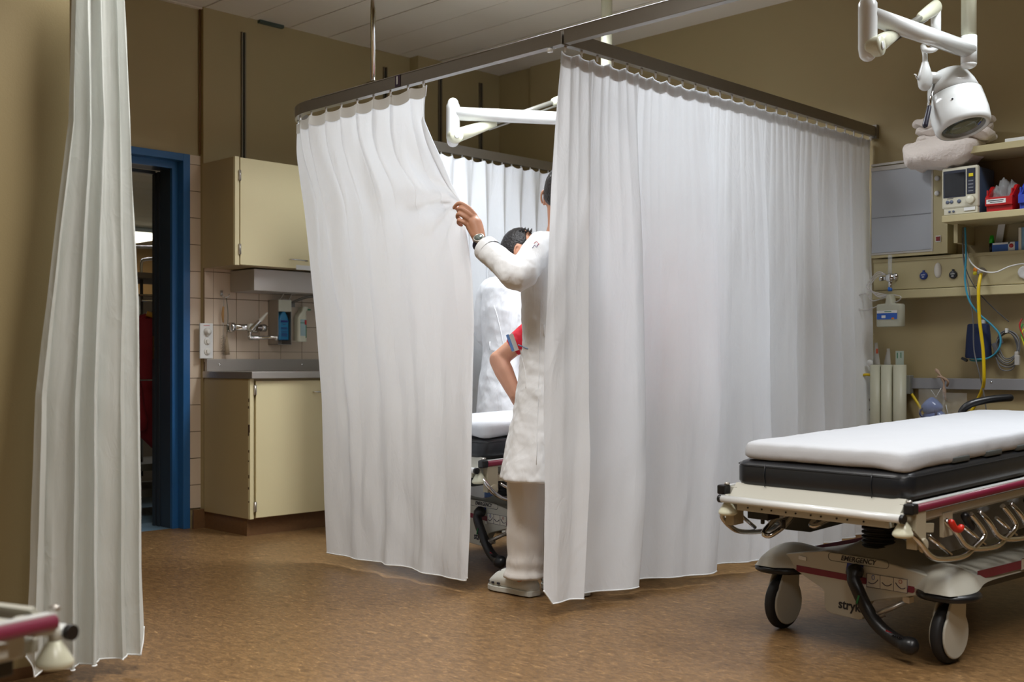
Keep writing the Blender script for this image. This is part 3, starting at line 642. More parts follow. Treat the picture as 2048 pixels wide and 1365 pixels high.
# ------------------------------------------------------------------ examination lamps
def exam_arm(name_label, px_, py_, jx, jy, ex, ey, ez, tone_label=None):
    t = thing('examination_lamp', name_label, 'lamp', (px_, py_, 2.30))
    z = 2.36
    b = MB(); b.cyl((px_, py_, 2.42), (px_, py_, H), .032, 24); b.lathe([(.08, 0), (.08, .02), (.034, .05)], (px_, py_, H-.055), (0, 0, 1), 24); part('ceiling_pole', b, IVORY, t)
    b = MB(); b.tube([(px_, py_, 2.42), (px_, py_, 2.30)], [.034, .034], 24); b.ell((px_, py_, 2.30), (.034, .034, .022)); part('pole_elbow', b, WHITE, t)
    b = MB(); b.cyl((px_, py_, z), (jx, jy, z), .036, 24); part('main_arm', b, WHITE, t)
    b = MB(); b.tube(smooth_path([(jx, jy, z+.055), (jx, jy, z), (jx, jy, z-.08), (jx, jy, z-.15)], 3), [.030]+[.037]*8+[.034], 20, rnd=True); part('joint_housing', b, WHITE, t)
    d = Vector((ex-jx, ey-jy, ez-(z-.13))); L = d.length; u = d.normalized(); s = Vector((u.y, -u.x, 0)).normalized()
    o = Vector((jx, jy, z-.13))+s*.028
    b = MB(); b.lathe([(.036, -.03), (.04, -.02), (.04, .02), (.036, .03)], o, s, 24); b.tube([o, o+u*.10, o+u*.26], [.038, .034, .024], 16, flat=.75, up=(0, 0, 1)); kn = part('knuckle_cover', b, IVORY, t)
    b = MB(); b.lathe([(.016, 0), (.016, .003), (.012, .004)], o+s*.031, s, 18); part('round_cap', b, WHITE, kn)
    b = MB(); b.tube([o+u*.22, o+u*(L-.12)], .0135, 12); b.tube([o+u*.22+Vector((0, 0, -.028)), o+u*(L-.12)+Vector((0, 0, -.028))], .006, 8); part('spring_arm', b, mat('arm_grey', (150, 148, 140), .3, metal=.6), t)
    b = MB(); e = o+u*L; b.tube([e-u*.22, e-u*.10, e], [.022, .030, .034], 16, rnd=True, flat=.75); part('end_cover', b, IVORY, t)
    return t, e
t1, e1 = exam_arm('white examination lamp arm reaching above the closed cubicle', 4.92, 4.12, 4.19, 4.60, 4.95, 4.32, 2.56)
b = MB(); b.tube(smooth_path([e1, e1+Vector((.0, 0, -.2)), e1+Vector((0, -.0, -.32))], 3), .016, 12); b.ell(e1+Vector((0, 0, -.42)), (.12, .12, .13)); part('lamp_head', b, WHITE, t1)
t2, e2 = exam_arm('white examination lamp with dome head hanging over the empty bed at right', 4.92, 2.07, 4.14, 2.14, 4.86, 2.22, 2.56)
# vertical drop tube, fork and lamp head
hd = atD(1912, 205, 5.06)
vt = Vector((e2.x, e2.y, 0))
dn = atD(1846, 92, 5.06)
b = MB(); b.tube([(e2.x, e2.y, e2.z-.01), (e2.x, e2.y, 2.39)], .022, 16); part('drop_tube', b, WHITE, t2)
kn = atD(1850, 155, 5.03)
b = MB(); b.tube(smooth_path([(e2.x, e2.y, 2.43), (e2.x, e2.y, 2.38), (e2.x-.03, e2.y+.03, 2.372), Vector((dn.x, dn.y, dn.z+.0)), kn+Vector((0, 0, .10)), kn+Vector((0, 0, .04))], 5), .012, 12)
part('fork', b, WHITE, t2)
ax = (hd-kn); ax.z = 0; ax.normalize()
b = MB(); b.tube([kn+Vector((0, 0, .06)), kn+Vector((0, 0, 0)), kn+Vector((0, 0, -.03))], [.016, .034, .03], 16, rnd=True); b.cyl(kn, kn+ax*.09, .026, 18); kc = part('tilt_knuckle', b, WHITE, t2)
b = MB(); q = kn-ax*.03; b.cyl(kn, q, .010, 10); b.tube([q+Vector((0, 0, -.012))-ax*.004, q+Vector((0, 0, .014))-ax*.02], .004, 8); b.tube([q, q+Vector((.01, -.01, -.02))], .004, 8); part('wing_screw', b, CHROME, kc)
axis = (atD(1912, 128, 5.10)-atD(1917, 262, 4.99)).normalized()   # from the glass up to the cap
axis = Vector((axis.x, axis.y, axis.z)).normalized()
cen = hd
vd = Vector((CY*1.0, SY*1.0, 0))
axis = (Vector((0, 0, 1))+Vector((SY, -CY, 0))*-.16+Vector((CY, SY, 0))*.32).normalized()
b = MB(); b.lathe([(.02, .152), (.060, .148), (.078, .140), (.088, .120), (.104, .08), (.114, .03)], cen, axis, 40); part('upper_shell', b, WHITE, t2)
b = MB(); b.lathe([(.112, .028), (.1185, .027), (.122, -.02), (.124, -.07), (.120, -.115), (.113, -.130), (.100, -.135), (.093, -.128), (.092, -.10)], cen, axis, 40); ls = part('lower_shell', b, WHITE, t2)
b = MB(); b.lathe([(.113, .0305), (.1165, .0295), (.1165, .0275), (.113, .0265)], cen, axis, 40); part('seam_ring', b, mat('seam_grey', (96, 92, 84), .5), t2)
b = MB(); b.lathe([(.001, -.124), (.05, -.126), (.0945, -.127), (.0945, -.122), (.001, -.119)], cen, axis, 36); part('front_glass', b, mat('lamp_glass_dark', (62, 70, 64), .06, coat=.6), t2)
s0 = kn+ax*.045+Vector((0, 0, -.03)); s1 = atD(1850, 252, 5.0)
b = MB(); b.tube([s0, s0.lerp(s1, .55)], .006, 10); hn = part('handle_rod', b, CHROME, t2)
b = MB(); b.tube([s0.lerp(s1, .55), s0.lerp(s1, .98)], [.010, .0125], 14, rnd=True); part('handle_grip', b, mat('grip_dark', (44, 42, 56), .35), hn)
b = MB(); b.lathe([(.004, 0), (.004, .004)], cen+Vector((-CY*.112, -SY*.112, -.01))+Vector((SY, -CY, 0))*-.06, (-CY, -SY, 0), 8); part('screw', b, INK, t2)

# ------------------------------------------------------------------ stretchers (built in their own frame: x towards the head end, z up)
TLT = math.tan(math.radians(2.3))
def tl(mb):
    mb.v = [(x, y, z+(x+.3)*TLT) for x, y, z in mb.v]; return mb
def rrect(x0, x1, y0, y1, r, z, n=6, ins=0):
    x0 += ins; x1 -= ins; y0 += ins; y1 -= ins; r = max(.004, r-ins*.5); out = []
    for cx, cy, a0 in ((x1-r, y1-r, 0), (x0+r, y1-r, PI/2), (x0+r, y0+r, PI), (x1-r, y0+r, 3*PI/2)):
        for k in range(n+1): a = a0+PI/2*k/n; out.append((cx+r*math.cos(a), cy+r*math.sin(a), z))
    return out
FX = -.052
def front(a, b, t): return (FX-t, a, b)
GREYD = mat('dark_grey_cover', (62, 62, 62), .5)
def make_stretcher(label):
    t = thing('stretcher', label, 'stretcher', (0, 0, 0), 'wheeled hospital stretchers')
    LX = 1.36
    # base hood with domes over the casters and cones round the lift columns
    b = MB()
    def hood(u, v):
        X = -.10+(LX+.22)*u; Y = 2*v-1
        cw = max(math.exp(-((X-.0)/.17)**2), math.exp(-((X-LX)/.17)**2)); W = .335+.075*cw
        y = W*Y; ex = 1-abs(2*u-1)**24; ey = 1-abs(Y)**6; e = max(0, ex*ey)**.45
        x = X+(.062*max(0, 1-(abs(y)/.30)**6)*max(0, 1-u*4))
        z = .242+.050*e
        for cx in (.02, LX-.02):
            for cy in (-.33, .33): z += e*.040*math.exp(-(((X-cx)/.10)**2+((y-cy)/.085)**2)**1.3)
        for cx in (.13, LX-.13): z += e*.075*math.exp(-((X-cx)**2+(y)**2)/.0150)
        z += e*.012*math.exp(-(y/.2)**2)
        return (x, y, z)
    b.grid(hood, 90, 44); b.loft([rrect(-.03, LX+.10, -.30, .30, .05, .243), rrect(-.03, LX+.10, -.30, .30, .05, .235)]); hd_ = part('base_hood', b, CREAM, t)
    poly = [(.31, .262), (.27, .250), (.126, .186), (.118, .176), (.116, .125), (.108, .108), (.09, .102), (-.02, .098), (-.036, .102), (-.044, .115), (-.05, .145), (-.062, .165), (-.085, .175), (-.27, .224), (-.33, .255), (-.30, .288), (-.10, .318), (.12, .322), (.28, .292)]
    b = MB(); b.prism(poly, front, -.04, .0); ap = part('front_apron', b, CREAM, t, .004)
    b = MB(); b.prism([(.233, .256), (-.235, .246), (-.237, .240), (-.236, .228), (-.230, .224), (.228, .233), (.234, .237)], front, .0, .0015); part('burgundy_stripe', b, BURG, ap)
    b = text_mb('EMERGENCY', .024, lambda x, y, z: (FX-.001-z, -.021-x, .306+y-.0*x), shear=.25, bold=.0006); part('lettering', b, INK, ap, label='slanted black EMERGENCY lettering')
    ov = [(-.021+(.115+.013*math.cos(a))*(1 if math.cos(a) > 0 else -1)+0, .306+.0145*math.sin(a)) for a in [2*PI*k/40 for k in range(40)]]
    ov = [(-.021+math.copysign(.105, math.cos(a))+.0145*math.cos(a), .306+.0145*math.sin(a)) for a in [2*PI*(k+.5)/40 for k in range(40)]]
    b = MB(); b.tube([(FX-.0008, a, c) for a, c in ov], .0008, 5, closed=True); part('oval_outline', b, INK, ap)
    b = MB(); b.prism([(.021, .293), (-.043, .291), (-.038, .262), (.026, .264)], front, .0, .0022); st = part('blue_sticker', b, mat('blue_sticker', (32, 52, 132), .5), ap)
    b = MB(); b.box((FX-.003, -.006, .284), (.001, .038, .003)); b.box((FX-.003, -.018, .276), (.001, .022, .0025)); part('sticker_print', b, mat('pale_blue_ink', (150, 170, 210), .5), st)
    b = MB(); b.prism([(-.060, .268), (-.215, .266), (-.209, .219), (-.054, .221)], front, .0, .003); pl = part('pictogram_label', b, mat('label_cream', (208, 204, 192), .5), ap)
    b = MB()
    for y in (-.060, -.112, -.163, -.214): b.box((FX-.0035, y+.003, .2435), (.001, .0012, .046))
    for z in (.2665, .2205): b.box((FX-.0035, -.135, z), (.001, .154, .0012))
    for k, (cy, tilt) in enumerate(((-.083, .35), (-.135, 0), (-.186, -.35))):
        b.tube([(FX-.004, cy-a, .234+.012*(a/.02)**2+tilt*a) for a in [-.018+.036*q/8 for q in range(9)]], .0014, 5)
    part('pictogram_lines', b, mat('pict_ink', (60, 52, 84), .5), pl)
    b = MB(); b.tube([(FX-.004, -.083+.005*math.cos(a), .256+.008*math.sin(a)) for a in [2*PI*k/12 for k in range(12)]], .001, 4, closed=True); part('blue_lock_symbol', b, mat('sym_blue', (50, 90, 190), .5), pl)
    b = MB(); b.tube([(FX-.004, -.186+.006*math.cos(a), .256+.006*math.sin(a)) for a in [2*PI*k/12 for k in range(12)]], .001, 4, closed=True); part('red_stop_symbol', b, mat('sym_red', (170, 60, 60), .5), pl)
    b = MB(); b.prism([(.222, .292), (.190, .290), (.190, .277), (.222, .279)], front, .002, .004); b.prism([(-.035, .226), (-.054, .225), (-.052, .212), (-.033, .213)], front, .0, .0015); part('white_sticker', b, LABEL, ap)
    b = text_mb('stryker', .047, lambda x, y, z: (FX-.001-z, -.005-x*.92+.0, .141+y-.02*x), bold=.0011, shear=.05); part('lettering', b, INK, ap, label='dark stryker lettering')
    for s in (-1, 1):
        b = MB(); b.prism([(.18, .285), (LX-.2, .285), (LX-.2, .255), (.18, .255)], lambda a, c, tt, s=s: (a, s*(.337+tt), c), 0, .002); part('burgundy_side_stripe', b, BURG, hd_)
    b = MB(); b.prism([(.50, .292), (.72, .292), (.72, .25), (.50, .25)], lambda a, c, tt: (a, -(.339+tt), c), 0, .002)
    sl = part('side_pictogram_label', b, mat('label_cream', (208, 204, 192), .5), hd_)
    b = MB()
    for q in range(4): b.box((.525+.05*q, -.3418, .271), (.012, .001, .026), M=Matrix.Rotation(.4, 3, 'Y'))
    for z in (.291, .251): b.box((.61, -.3418, z), (.22, .001, .0015))
    part('side_pictograms', b, INK, hd_)
    for s in (-1, 1):
        b = MB(); b.prism([(.10, .235), (LX-.1, .235), (LX-.1, .20), (.10, .20)], lambda a, c, tt, s=s: (a, s*(.25+tt), c), 0, .03); part('base_beam', b, GREYD, t)
    # casters
    for cx in (0, LX):
        for s in (-1, 1):
            cy = s*.33
            b = MB(); b.lathe([(.05, .215), (.098, .217), (.104, .222), (.104, .232), (.098, .240), (.05, .242)], (cx-.0, cy, 0), (0, 0, 1), 30); part('corner_bumper', b, BLACK, t)
            wx = cx-.0
            b = MB(); pr = [(.074, -.017), (.094, -.016), (.1, -.008), (.1, .008), (.094, .016), (.074, .017)]
            b.lathe(pr, (wx, cy, .1), (0, 1, 0), 36); ty = part('tyre', b, RUBBER, t)
            for q in (-1, 1):
                pts = [(math.cos(a)*.082, .1+math.sin(a)*.082) for a in [math.radians(d_) for d_ in range(135, 405, 12)]]
                pts = [(wx+x_, z_) for x_, z_ in pts]+[(wx+.066, .215), (wx-.03, .215), (wx-.055, .17)]
                b = MB(); b.prism(pts, lambda a, c, tt, q=q: (a, cy+q*tt, c), .019, .028); part('wheel_cover', b, CREAM, ty, .006)
            b = MB(); b.cyl((wx, cy-.02, .1), (wx, cy+.02, .1), .074, 24); part('wheel_hub', b, GREYD, ty)
    # lift columns
    for cx in (.12, LX-.13):
        b = MB(); pr = []
        for k in range(9): z = .335+.016*k; pr += [(.062, z), (.062, z+.006), (.054, z+.009), (.054, z+.014)]
        b.lathe(pr, (cx, -.0, 0), (0, 0, 1), 30); part('lift_column', b, BLACK, t)
    # brake pedal
    P_ = smooth_path([(-.075, -.025, .272), (-.095, -.03, .25), (-.10, -.05, .215), (-.095, -.078, .16), (-.10, -.118, .115), (-.11, -.17, .085), (-.125, -.235, .068), (-.13, -.268, .066)], 4)
    n_ = len(P_); b = MB(); b.tube(P_, [.026 if k < 3 or k > n_-5 else .020 for k in range(n_)], 14, rnd=True, flat=1.15); pd = part('brake_pedal', b, BLACK, t)
    b = MB()
    for k in range(8): q = Vector((-.128, -.205-.008*k, .089-.0008*k)); b.box(q, (.030, .003, .004))
    part('pedal_grip', b, BLACK, pd)
    b = MB(); b.box((-.117, -.062, .185), (.004, .006, .03), M=Matrix.Rotation(.3, 3, 'X')); part('green_mark', b, mat('pedal_green', (20, 110, 60), .5), pd)
    b = MB(); b.box((-.124, -.185, .094), (.004, .026, .008), M=Matrix.Rotation(.25, 3, 'X')); part('red_mark', b, mat('pedal_red', (150, 24, 40), .5), pd)
    b = MB(); b.cyl((-.09, -.12, .14), (-.03, -.20, .19), .009, 12); b.box((-.03, -.20, .195), (.03, .025, .02)); b.cyl((-.095, -.10, .13), (-.07, -.135, .145), .015, 12); part('pedal_linkage', b, STEEL, t)
    # litter
    zf = .515
    b = MB()
    for s in (-1, 1): b.bb(-.26, 1.6, s*.31-.018, s*.31+.018, .478, .538)
    for x in (.05, .5, .95, 1.4): b.bb(x-.02, x+.02, -.30, .30, .482, .52)
    b.bb(-.24, 1.6, -.33, .33, .538, .548); part('litter_frame', tl(b), CREAM, t, .002)
    b = MB(); b.prism([(-.315, .520), (-.30, .520), (-.262, .562), (-.275, .566)], lambda a, c, tt: (a, tt, c), -.335, .335); part('end_plate', tl(b), CREAM, t, .001)
    b = MB(); b.cyl((-.335, -.352, .512), (-.335, .360, .512), .0135, 18); pt = part('end_tube', tl(b), WHITE, t)
    for s in (-1, 1):
        b = MB(); b.cyl((-.335, s*.352, .512), (-.335, s*.364, .512), .0145, 16); part('tube_cap', tl(b), BLACK, pt)
    b = MB(); b.bb(-.318, -.285, -.30, .30, .474, .500); pb = part('end_bar', tl(b), CREAM, t, .003)
    b = MB()
    for k in range(10): b.lathe([(.0035, 0), (.0035, .002)], (-.318, .25-.05*k-(.01 if k % 2 else 0), .487), (-1, 0, 0), 8)
    part('bolt_hole', tl(b), BLACK, pb)
    for s in (-1, 1):
        b = MB(); b.tube([(-.285, s*.372, .540), (1.62, s*.372, .540)], .0135, 14, flat=.8); sr = part('side_bumper_rail', tl(b), BURG, t, label='burgundy padded side rail')
        b = MB(); b.bb(-.29, 1.62, s*.362-.012, s*.362+.010, .552, .556); part('rail_top_strip', tl(b), WHITE, sr)
        b = MB(); b.box((-.305, s*.368, .541), (.035, .036, .034)); part('end_cap', tl(b), BLACK, sr, .005)
        b = MB(); b.lathe([(.010, .0), (.010, .006), (.006, .009)], (-.298, s*.358, .558), (0, 0, 1), 10); part('cap_screw', tl(b), STEEL, sr)
        for x in (-.27, .55, 1.35):
            b = MB(); b.bb(x-.02, x+.03, s*.32, s*.372, .52, .552); part('rail_arm', tl(b), CREAM, t, .002)
        for x in (-.31, 1.60):
            b = MB(); b.lathe([(.012, .012), (.016, .006), (.020, 0), (.033, -.022), (.034, -.030), (.028, -.036)], (x, s*.345, .488), (0, 0, 1), 24); part('bumper_roller', tl(b), IVORY, t)
            b = MB(); b.cyl((x, s*.345, .498), (x, s*.345, .526), .011, 12); part('roller_stem', tl(b), CREAM, t)
    # mattress
    rings = [rrect(-.285, 1.58, -.345, .345, .06, z, ins=i) for z, i in ((.552, .03), (.558, .010), (.575, 0), (.625, 0), (.642, .010), (.650, .03))]
    b = MB(); b.loft(rings); mt = part('mattress', tl(b), MATTR, t)
    b = MB(); b.tube([(x, y, z+.0) for x, y, z in rrect(-.286, 1.581, -.346, .346, .06, .634)], .0016, 5, closed=True); part('piping', tl(b), MATTR, mt)
    b = MB()
    for y in (-.22, .20): b.tube([(-.287, y, .560), (-.2875, y+.004, .60), (-.287, y, .64)], .0018, 5)
    part('seam', tl(b), MATTR, mt)
    for k, x in enumerate((.02, .25, .48, .72, .98)):
        b = MB(); b.loft([rrect(x, x+.12, -.335, -.27, .012, z) for z in (.649, .668)]); part('strap_pad', tl(b), mat('strap_grey', (74, 78, 76), .6), t, .003)
    # folded side rails: chrome hoops on both sides
    for s in (-1, 1):
        for k in range(6):
            x0 = .225*k; y = s*.388
            pts = smooth_path([(x0-.305, y-s*.03, .478), (x0-.290, y, .44), (x0-.235, y, .392), (x0-.165, y, .366), (x0-.02, y, .352), (x0+.05, y, .368), (x0+.125, y, .398), (x0+.115, y-s*.006, .43), (x0+.07, y-s*.02, .478)], 4)
            b = MB(); b.tube(pts, .0095, 10); hp = part('folded_rail_hoop', tl(b), CHROME, t)
            b = MB(); b.tube([(x0-.215, y-s*.012, .445), (x0-.095, y, .372)], .007, 8); part('hoop_strut', tl(b), CHROME, hp)
            b = MB(); b.tube([(x0-.17, y-s*.03, .472), (x0-.14, y-s*.035, .45), (x0-.13, y-s*.03, .43)] if k else [(x0+.0, y-s*.02, .49), (x0+.04, y-s*.01, .462), (x0+.08, y, .42)], .0145, 12, rnd=True)
            if k in (1, 3): part('black_grip', tl(b), BLACK, hp)
        b = MB(); b.bb(-.285, -.225, s*.375, s*.34, .41, .528); b.lathe([(.022, 0), (.024, .006), (.022, .012)], (-.255, s*.376, .422), (0, s, 0), 14); b.box((-.22, s*.36, .47), (.12, .012, .03), M=Matrix.Rotation(.12, 3, 'Y')); part('hinge_bracket', tl(b), mat('bracket_cream', (176, 166, 142), .5), t, .002)
        b = MB(); b.bb(-.09, -.03, s*.36, s*.345, .42, .50); part('hinge_bracket', tl(b), mat('bracket_cream', (176, 166, 142), .5), t, .002)
        b = MB(); b.bb(-.20, 1.55, s*.335, s*.355, .492, .518); part('side_channel', tl(b), CREAM, t, .002)
        b = MB(); b.prism([(-.16, .47), (1.3, .47), (1.3, .36), (.1, .34), (-.05, .37)], lambda a, c, tt, s=s: (a, s*(.28+tt), c), 0, .01); part('shroud_panel', tl(b), mat('smoke_shroud', (92, 92, 90), .35), t)
    b = MB(); b.tube(smooth_path([(-.10, -.392, .475), (-.085, -.396, .455), (-.06, -.398, .447), (-.045, -.396, .452)], 3), .011, 10, rnd=True); part('red_release_lever', tl(b), mat('red_lever', (200, 40, 26), .35), t)
    b = MB(); b.bb(-.27, -.20, .20, .29, .44, .475); b.cyl((-.24, .245, .44), (-.24, .245, .42), .008, 8); b.cyl((-.22, .17, .44), (-.22, .17, .41), .008, 8); part('latch_block', tl(b), BLACK, t, .003)
    b = MB(); b.tube(smooth_path([(-.10, .20, .47), (-.16, .19, .425), (-.22, .215, .385), (-.235, .235, .38), (-.22, .25, .395), (-.13, .23, .44), (0, .10, .46)], 4), .010, 10)
    b.tube(smooth_path([(-.02, .05, .47), (-.10, .06, .44), (-.16, .08, .42), (-.15, .10, .43), (-.05, .08, .47)], 4), .009, 10); part('release_handle', tl(b), CHROME, t)
    # push handles at the head end
    for s in (-1, 1):
        b = MB(); b.tube(smooth_path([(1.40, s*.352, .50), (1.40, s*.365, .62), (1.40, s*.362, .69), (1.42, s*.335, .735), (1.49, s*.275, .757), (1.57, s*.215, .762)], 5), .0175, 14, rnd=True); part('push_handle', tl(b), BLACK, t)
    return t
def dense(R, m=170):
    P = [Vector(p) for p in R]; n = len(P); L = [0]
    for i in range(n): L.append(L[-1]+(P[(i+1) % n]-P[i]).length)
    out = []; j = 0
    for k in range(m):
        d = L[-1]*k/m
        while L[j+1] < d: j += 1
        f = (d-L[j])/(L[j+1]-L[j]); out.append(P[j % n].lerp(P[(j+1) % n], f))
    return out
def make_pad(label):
    prof = [(.652, .020), (.655, .006), (.662, 0), (.675, -.002), (.69, -.001), (.702, .002), (.710, .008), (.714, .02), (.716, .05), (.717, .10), (.717, .17), (.717, .24)]
    rings = []
    for q, (z, i) in enumerate(prof):
        ring = []
        for p in dense(rrect(-.272, 1.46, -.330, .312, .035, z, ins=i, n=5)):
            f = math.exp(-((q-2)/3.0)**2); w1 = nz(p.x*7, p.y*7, 2); w2 = nz(p.x*26, p.y*26, z*30)
            cr = math.exp(-(((p.x+.24)/.09)**2+((p.y+.32)/.07)**2))
            dz = f*(.006*w1-.010*cr-.006*math.exp(-((p.x-.02)/.05)**2)*(p.y < -.25))+.0025*w2*(q < 9)+.0015*nz(p.x*5, p.y*9, 7)*(q > 6)
            o = .004*w2*f+.006*cr*f+.004*w1*f
            dx, dy = (p.x-.6), p.y; L_ = math.hypot(dx, dy)+1e-6
            ring.append((p.x+dx/L_*o, p.y+dy/L_*o, p.z+dz))
        rings.append(ring)
    b = MB(); b.loft(rings); b = tl(b)
    return solo('sheeted_mattress_pad', b, SHEET, label, 'mattress pad', 'white sheeted pads on the stretchers')
def place(t, x, y, a):
    org = ORG[t.name]; R = Matrix.Rotation(a, 3, 'Z'); p = R @ Vector(org); t.location = (x+p.x, y+p.y, p.z); t.rotation_euler = (0, 0, a)
st1 = make_stretcher('empty wheeled stretcher with black mattress standing in the open at right'); pad1 = make_pad('thin white sheeted pad lying on the empty stretcher at right')
sub = MB(); 
st2 = copy_tree(st1); st2['label'] = 'stretcher inside the bay, its end showing between the curtain and the doctor'
st3 = copy_tree(st1); st3['label'] = 'stretcher of which only one burgundy rail corner shows at lower left'
pad2 = pad1.copy(); C.objects.link(pad2); ORG[pad2.name] = ORG[pad1.name]; pad2['label'] = 'white sheeted pad on the stretcher inside the bay beside the doctor'
place(st1, 3.734, 1.956, math.radians(-4.5)); place(pad1, 3.734, 1.956, math.radians(-4.5))
place(st2, 3.905, 4.02, math.radians(-8)); place(pad2, 3.905, 4.02, math.radians(-8)); pad2.location.z += .004
for ch in list(st3.children):
    if ch.name.split('.')[0] in ('mattress', 'strap_pad', 'hinge_bracket', 'shroud_panel', 'folded_rail_hoop'):
        for g in list(ch.children): bpy.data.objects.remove(g)
        bpy.data.objects.remove(ch)
for ch in st3.children:
    for g in list(ch.children):
        if g.name.split('.')[0] == 'end_cap': bpy.data.objects.remove(g)
place(st3, .463, 2.236, math.radians(200.4))

# ------------------------------------------------------------------ equipment on the right wall
XC = 5.87
z_t, z_b = 1.565, 1.36
t = thing('supply_channel', 'long cream medical supply duct with round outlets running along the right wall', 'wall duct', (XC, 1.5, z_b))
yL, yR = 3.0, -1.5
b = MB(); b.bb(XC, XW-.004, yR, yL, 1.395, 1.562); part('duct_body', b, WALL2, t, .003)
b = MB(); b.bb(XC-.012, XW-.004, yR, yL, 1.345, 1.392); part('lower_lip', b, WALL2, t, .004)
b = MB(); b.bb(XC-.006, XC+.001, yR, yL, 1.548, 1.565); part('top_edge', b, WALL2, t, .001)
ITM = mat('outlet_black', (34, 36, 40), .35); OBL = mat('outlet_blue', (34, 58, 128), .35)
for px_, py_, m_, lab in ((1848, 552, OBL, 'round dark blue gas outlet cover'), (1907, 550, ITM, 'round black gas outlet cover')):
    c = onX(px_, py_, XC); b = MB(); b.lathe([(.021, 0), (.021, .008), (.018, .012)], c, (-1, 0, 0), 24); b.box((c.x-.005, c.y, c.z+.024), (.008, .010, .010)); o = part('outlet_cover', b, m_, t, label=lab)
    b = MB(); b.box((c.x-.0125, c.y, c.z+.004), (.001, .022, .003)); b.box((c.x-.0125, c.y, c.z-.007), (.001, .012, .004)); part('outlet_print', b, LABEL, o)
c = onX(1876, 541, XC); b = MB(); b.ell((c.x, c.y, c.z), (.014, .021, .041)); part('oval_cover', b, mat('oval_white', (220, 216, 206), .35), t)
c = onX(2050, 545, XC); b = MB(); b.lathe([(.032, 0), (.032, .01), (.026, .014)], c, (-1, 0, 0), 24); part('outlet_cover', b, LABEL, t, label='round white outlet cover')

# film viewer
XL = 5.845
c0 = onX(1726, 330, XL); c1 = onX(1895, 506, XL); zt = onX(1800, 322, XL).z; zb_ = onX(1800, 513, XL).z
t = thing('film_viewer', 'wall film viewer with a large pale grey screen below folded towels', 'light box', (XL, c0.y-.1, zb_))
y0, y1 = c1.y, 3.0
b = MB(); b.bb(XL+.012, XW-.004, y0, y1, zb_, zt); part('cabinet', b, WALL2, t, .003)
ys = onX(1866, 400, XL).y; zs1 = onX(1800, 337, XL).z; zs0 = onX(1800, 503, XL).z
b = MB(); b.bb(XL, XL+.012, y0, ys, zb_, zt); b.bb(XL, XL+.012, ys, y1, zb_, zs0-.008); part('front_frame', b, WALL2, t, .001)
b = MB(); b.bb(XL+.002, XL+.010, ys+.006, y1, zs0, zs1); part('screen', b, mat('viewer_screen', (172, 176, 182), .45), t)
b = MB(); b.bb(XL-.004, XL+.01, ys, y1, zs1, zs1+.022); b.bb(XL-.002, XL+.01, ys, y1, zt-.012, zt); part('film_clip_rail', b, STEEL, t)
b = MB(); b.bb(XL-.003, XL+.01, ys-.001, ys+.008, zs0-.004, zs1); b.bb(XL-.003, XL+.01, ys, y1, zs0-.012, zs0-.002); part('steel_trim', b, STEEL, t)
zm = onX(1800, 432, XL).z
b = MB(); b.bb(XL-.0005, XL+.002, ys+.01, y1, zm-.0012, zm+.0012); part('centre_line', b, mat('line_grey', (130, 134, 140), .5), t)
for py_ in (357, 387):
    c = onX(1875, py_, XL); b = MB(); b.lathe([(.013, 0), (.013, .010), (.010, .014)], c, (-1, 0, 0), 12); part('knob', b, LABEL, t)
c = onX(1877, 478, XL); b = MB(); b.box((XL-.002, c.y, c.z), (.006, .028, .034)); part('switch_frame', b, LABEL, t, .001)
b = MB(); b.box((XL-.006, c.y, c.z), (.006, .020, .022)); part('red_switch', b, mat('red_switch', (130, 20, 20), .3), t)

# shelves
XS = 5.66
ym = onX(1883, 430, XS).y
t = thing('monitor_shelf', 'cream wall shelf carrying the patient monitor and the coloured bins', 'shelf', (XS, .5, 1.7))
za = onX(1960, 430, XS).z
b = MB(); b.bb(XS, XW-.004, -1.5, ym, za-.022, za+.012); part('shelf_board', b, WALL2, t, .003)
b = MB(); b.bb(XS+.1, XW-.004, ym-.02, ym-.04, za-.12, za-.022); part('bracket', b, WALL2, t)
XT = 5.66
zt2 = onX(2000, 292, XT).z; yt = onX(1895, 300, XT).y
t = thing('top_shelf', 'uppermost cream wall shelf with towels on its left end', 'shelf', (XT, .5, 2.1))
b = MB(); b.bb(XT, XW-.004, -1.5, yt, zt2-.018, zt2+.016); part('shelf_board', b, WALL2, t, .003)
b = MB(); b.bb(XW-.03, XW-.004, -1.5, yt, za+.012, zt2-.018); part('back_panel', b, mat('shelf_back_panel', (132, 112, 76), .6), t)
SH1 = za+.012; TOP = zt2+.016

# towels
TW = mat('towel_cotton', (232, 222, 214), .95, bump=.5, bscale=70, sheen=.3)
def towel(label, cx, cy, z0, z1, hx, hy, seed, layers):
    t = thing('folded_towel', label, 'towel', (cx, cy, z0), 'towels piled on the top shelf')
    h = (z1-z0)/layers
    for k in range(layers):
        zc = z0+h*(k+.5)
        def fn(d):
            sx = math.copysign(abs(d.x)**.6, d.x)*hx*(1+.12*nz(k, seed, 1)); sy = math.copysign(abs(d.y)**.55, d.y)*hy*(1+.15*nz(k+3, seed, 1)); sz = math.copysign(abs(d.z)**.75, d.z)*h*.54
            p = Vector((sx+.02*nz(seed, k), sy+.03*nz(seed+5, k), sz))
            q = nz(p.x*9+seed, p.y*9, k+p.z*14); q2 = nz(p.x*22+seed, p.y*22, k+p.z*25)
            return p+Vector((.028*q, .040*q, .020*q2+.020*nz(p.y*6, seed, k)))
        b = MB(); b.ell((cx, cy, zc), (1, 1, 1), 40, 20, fn=fn); part('towel_fold', b, TW, t)
    return t
yt0 = onX(1900, 300, 5.72).y
towel('thick folded towel drooping over the left end of the top shelf', 5.74, yt0+.045, onX(1900, 332, 5.7).z+.006, onX(1900, 276, 5.7).z, .13, .20, 3.1, 1)
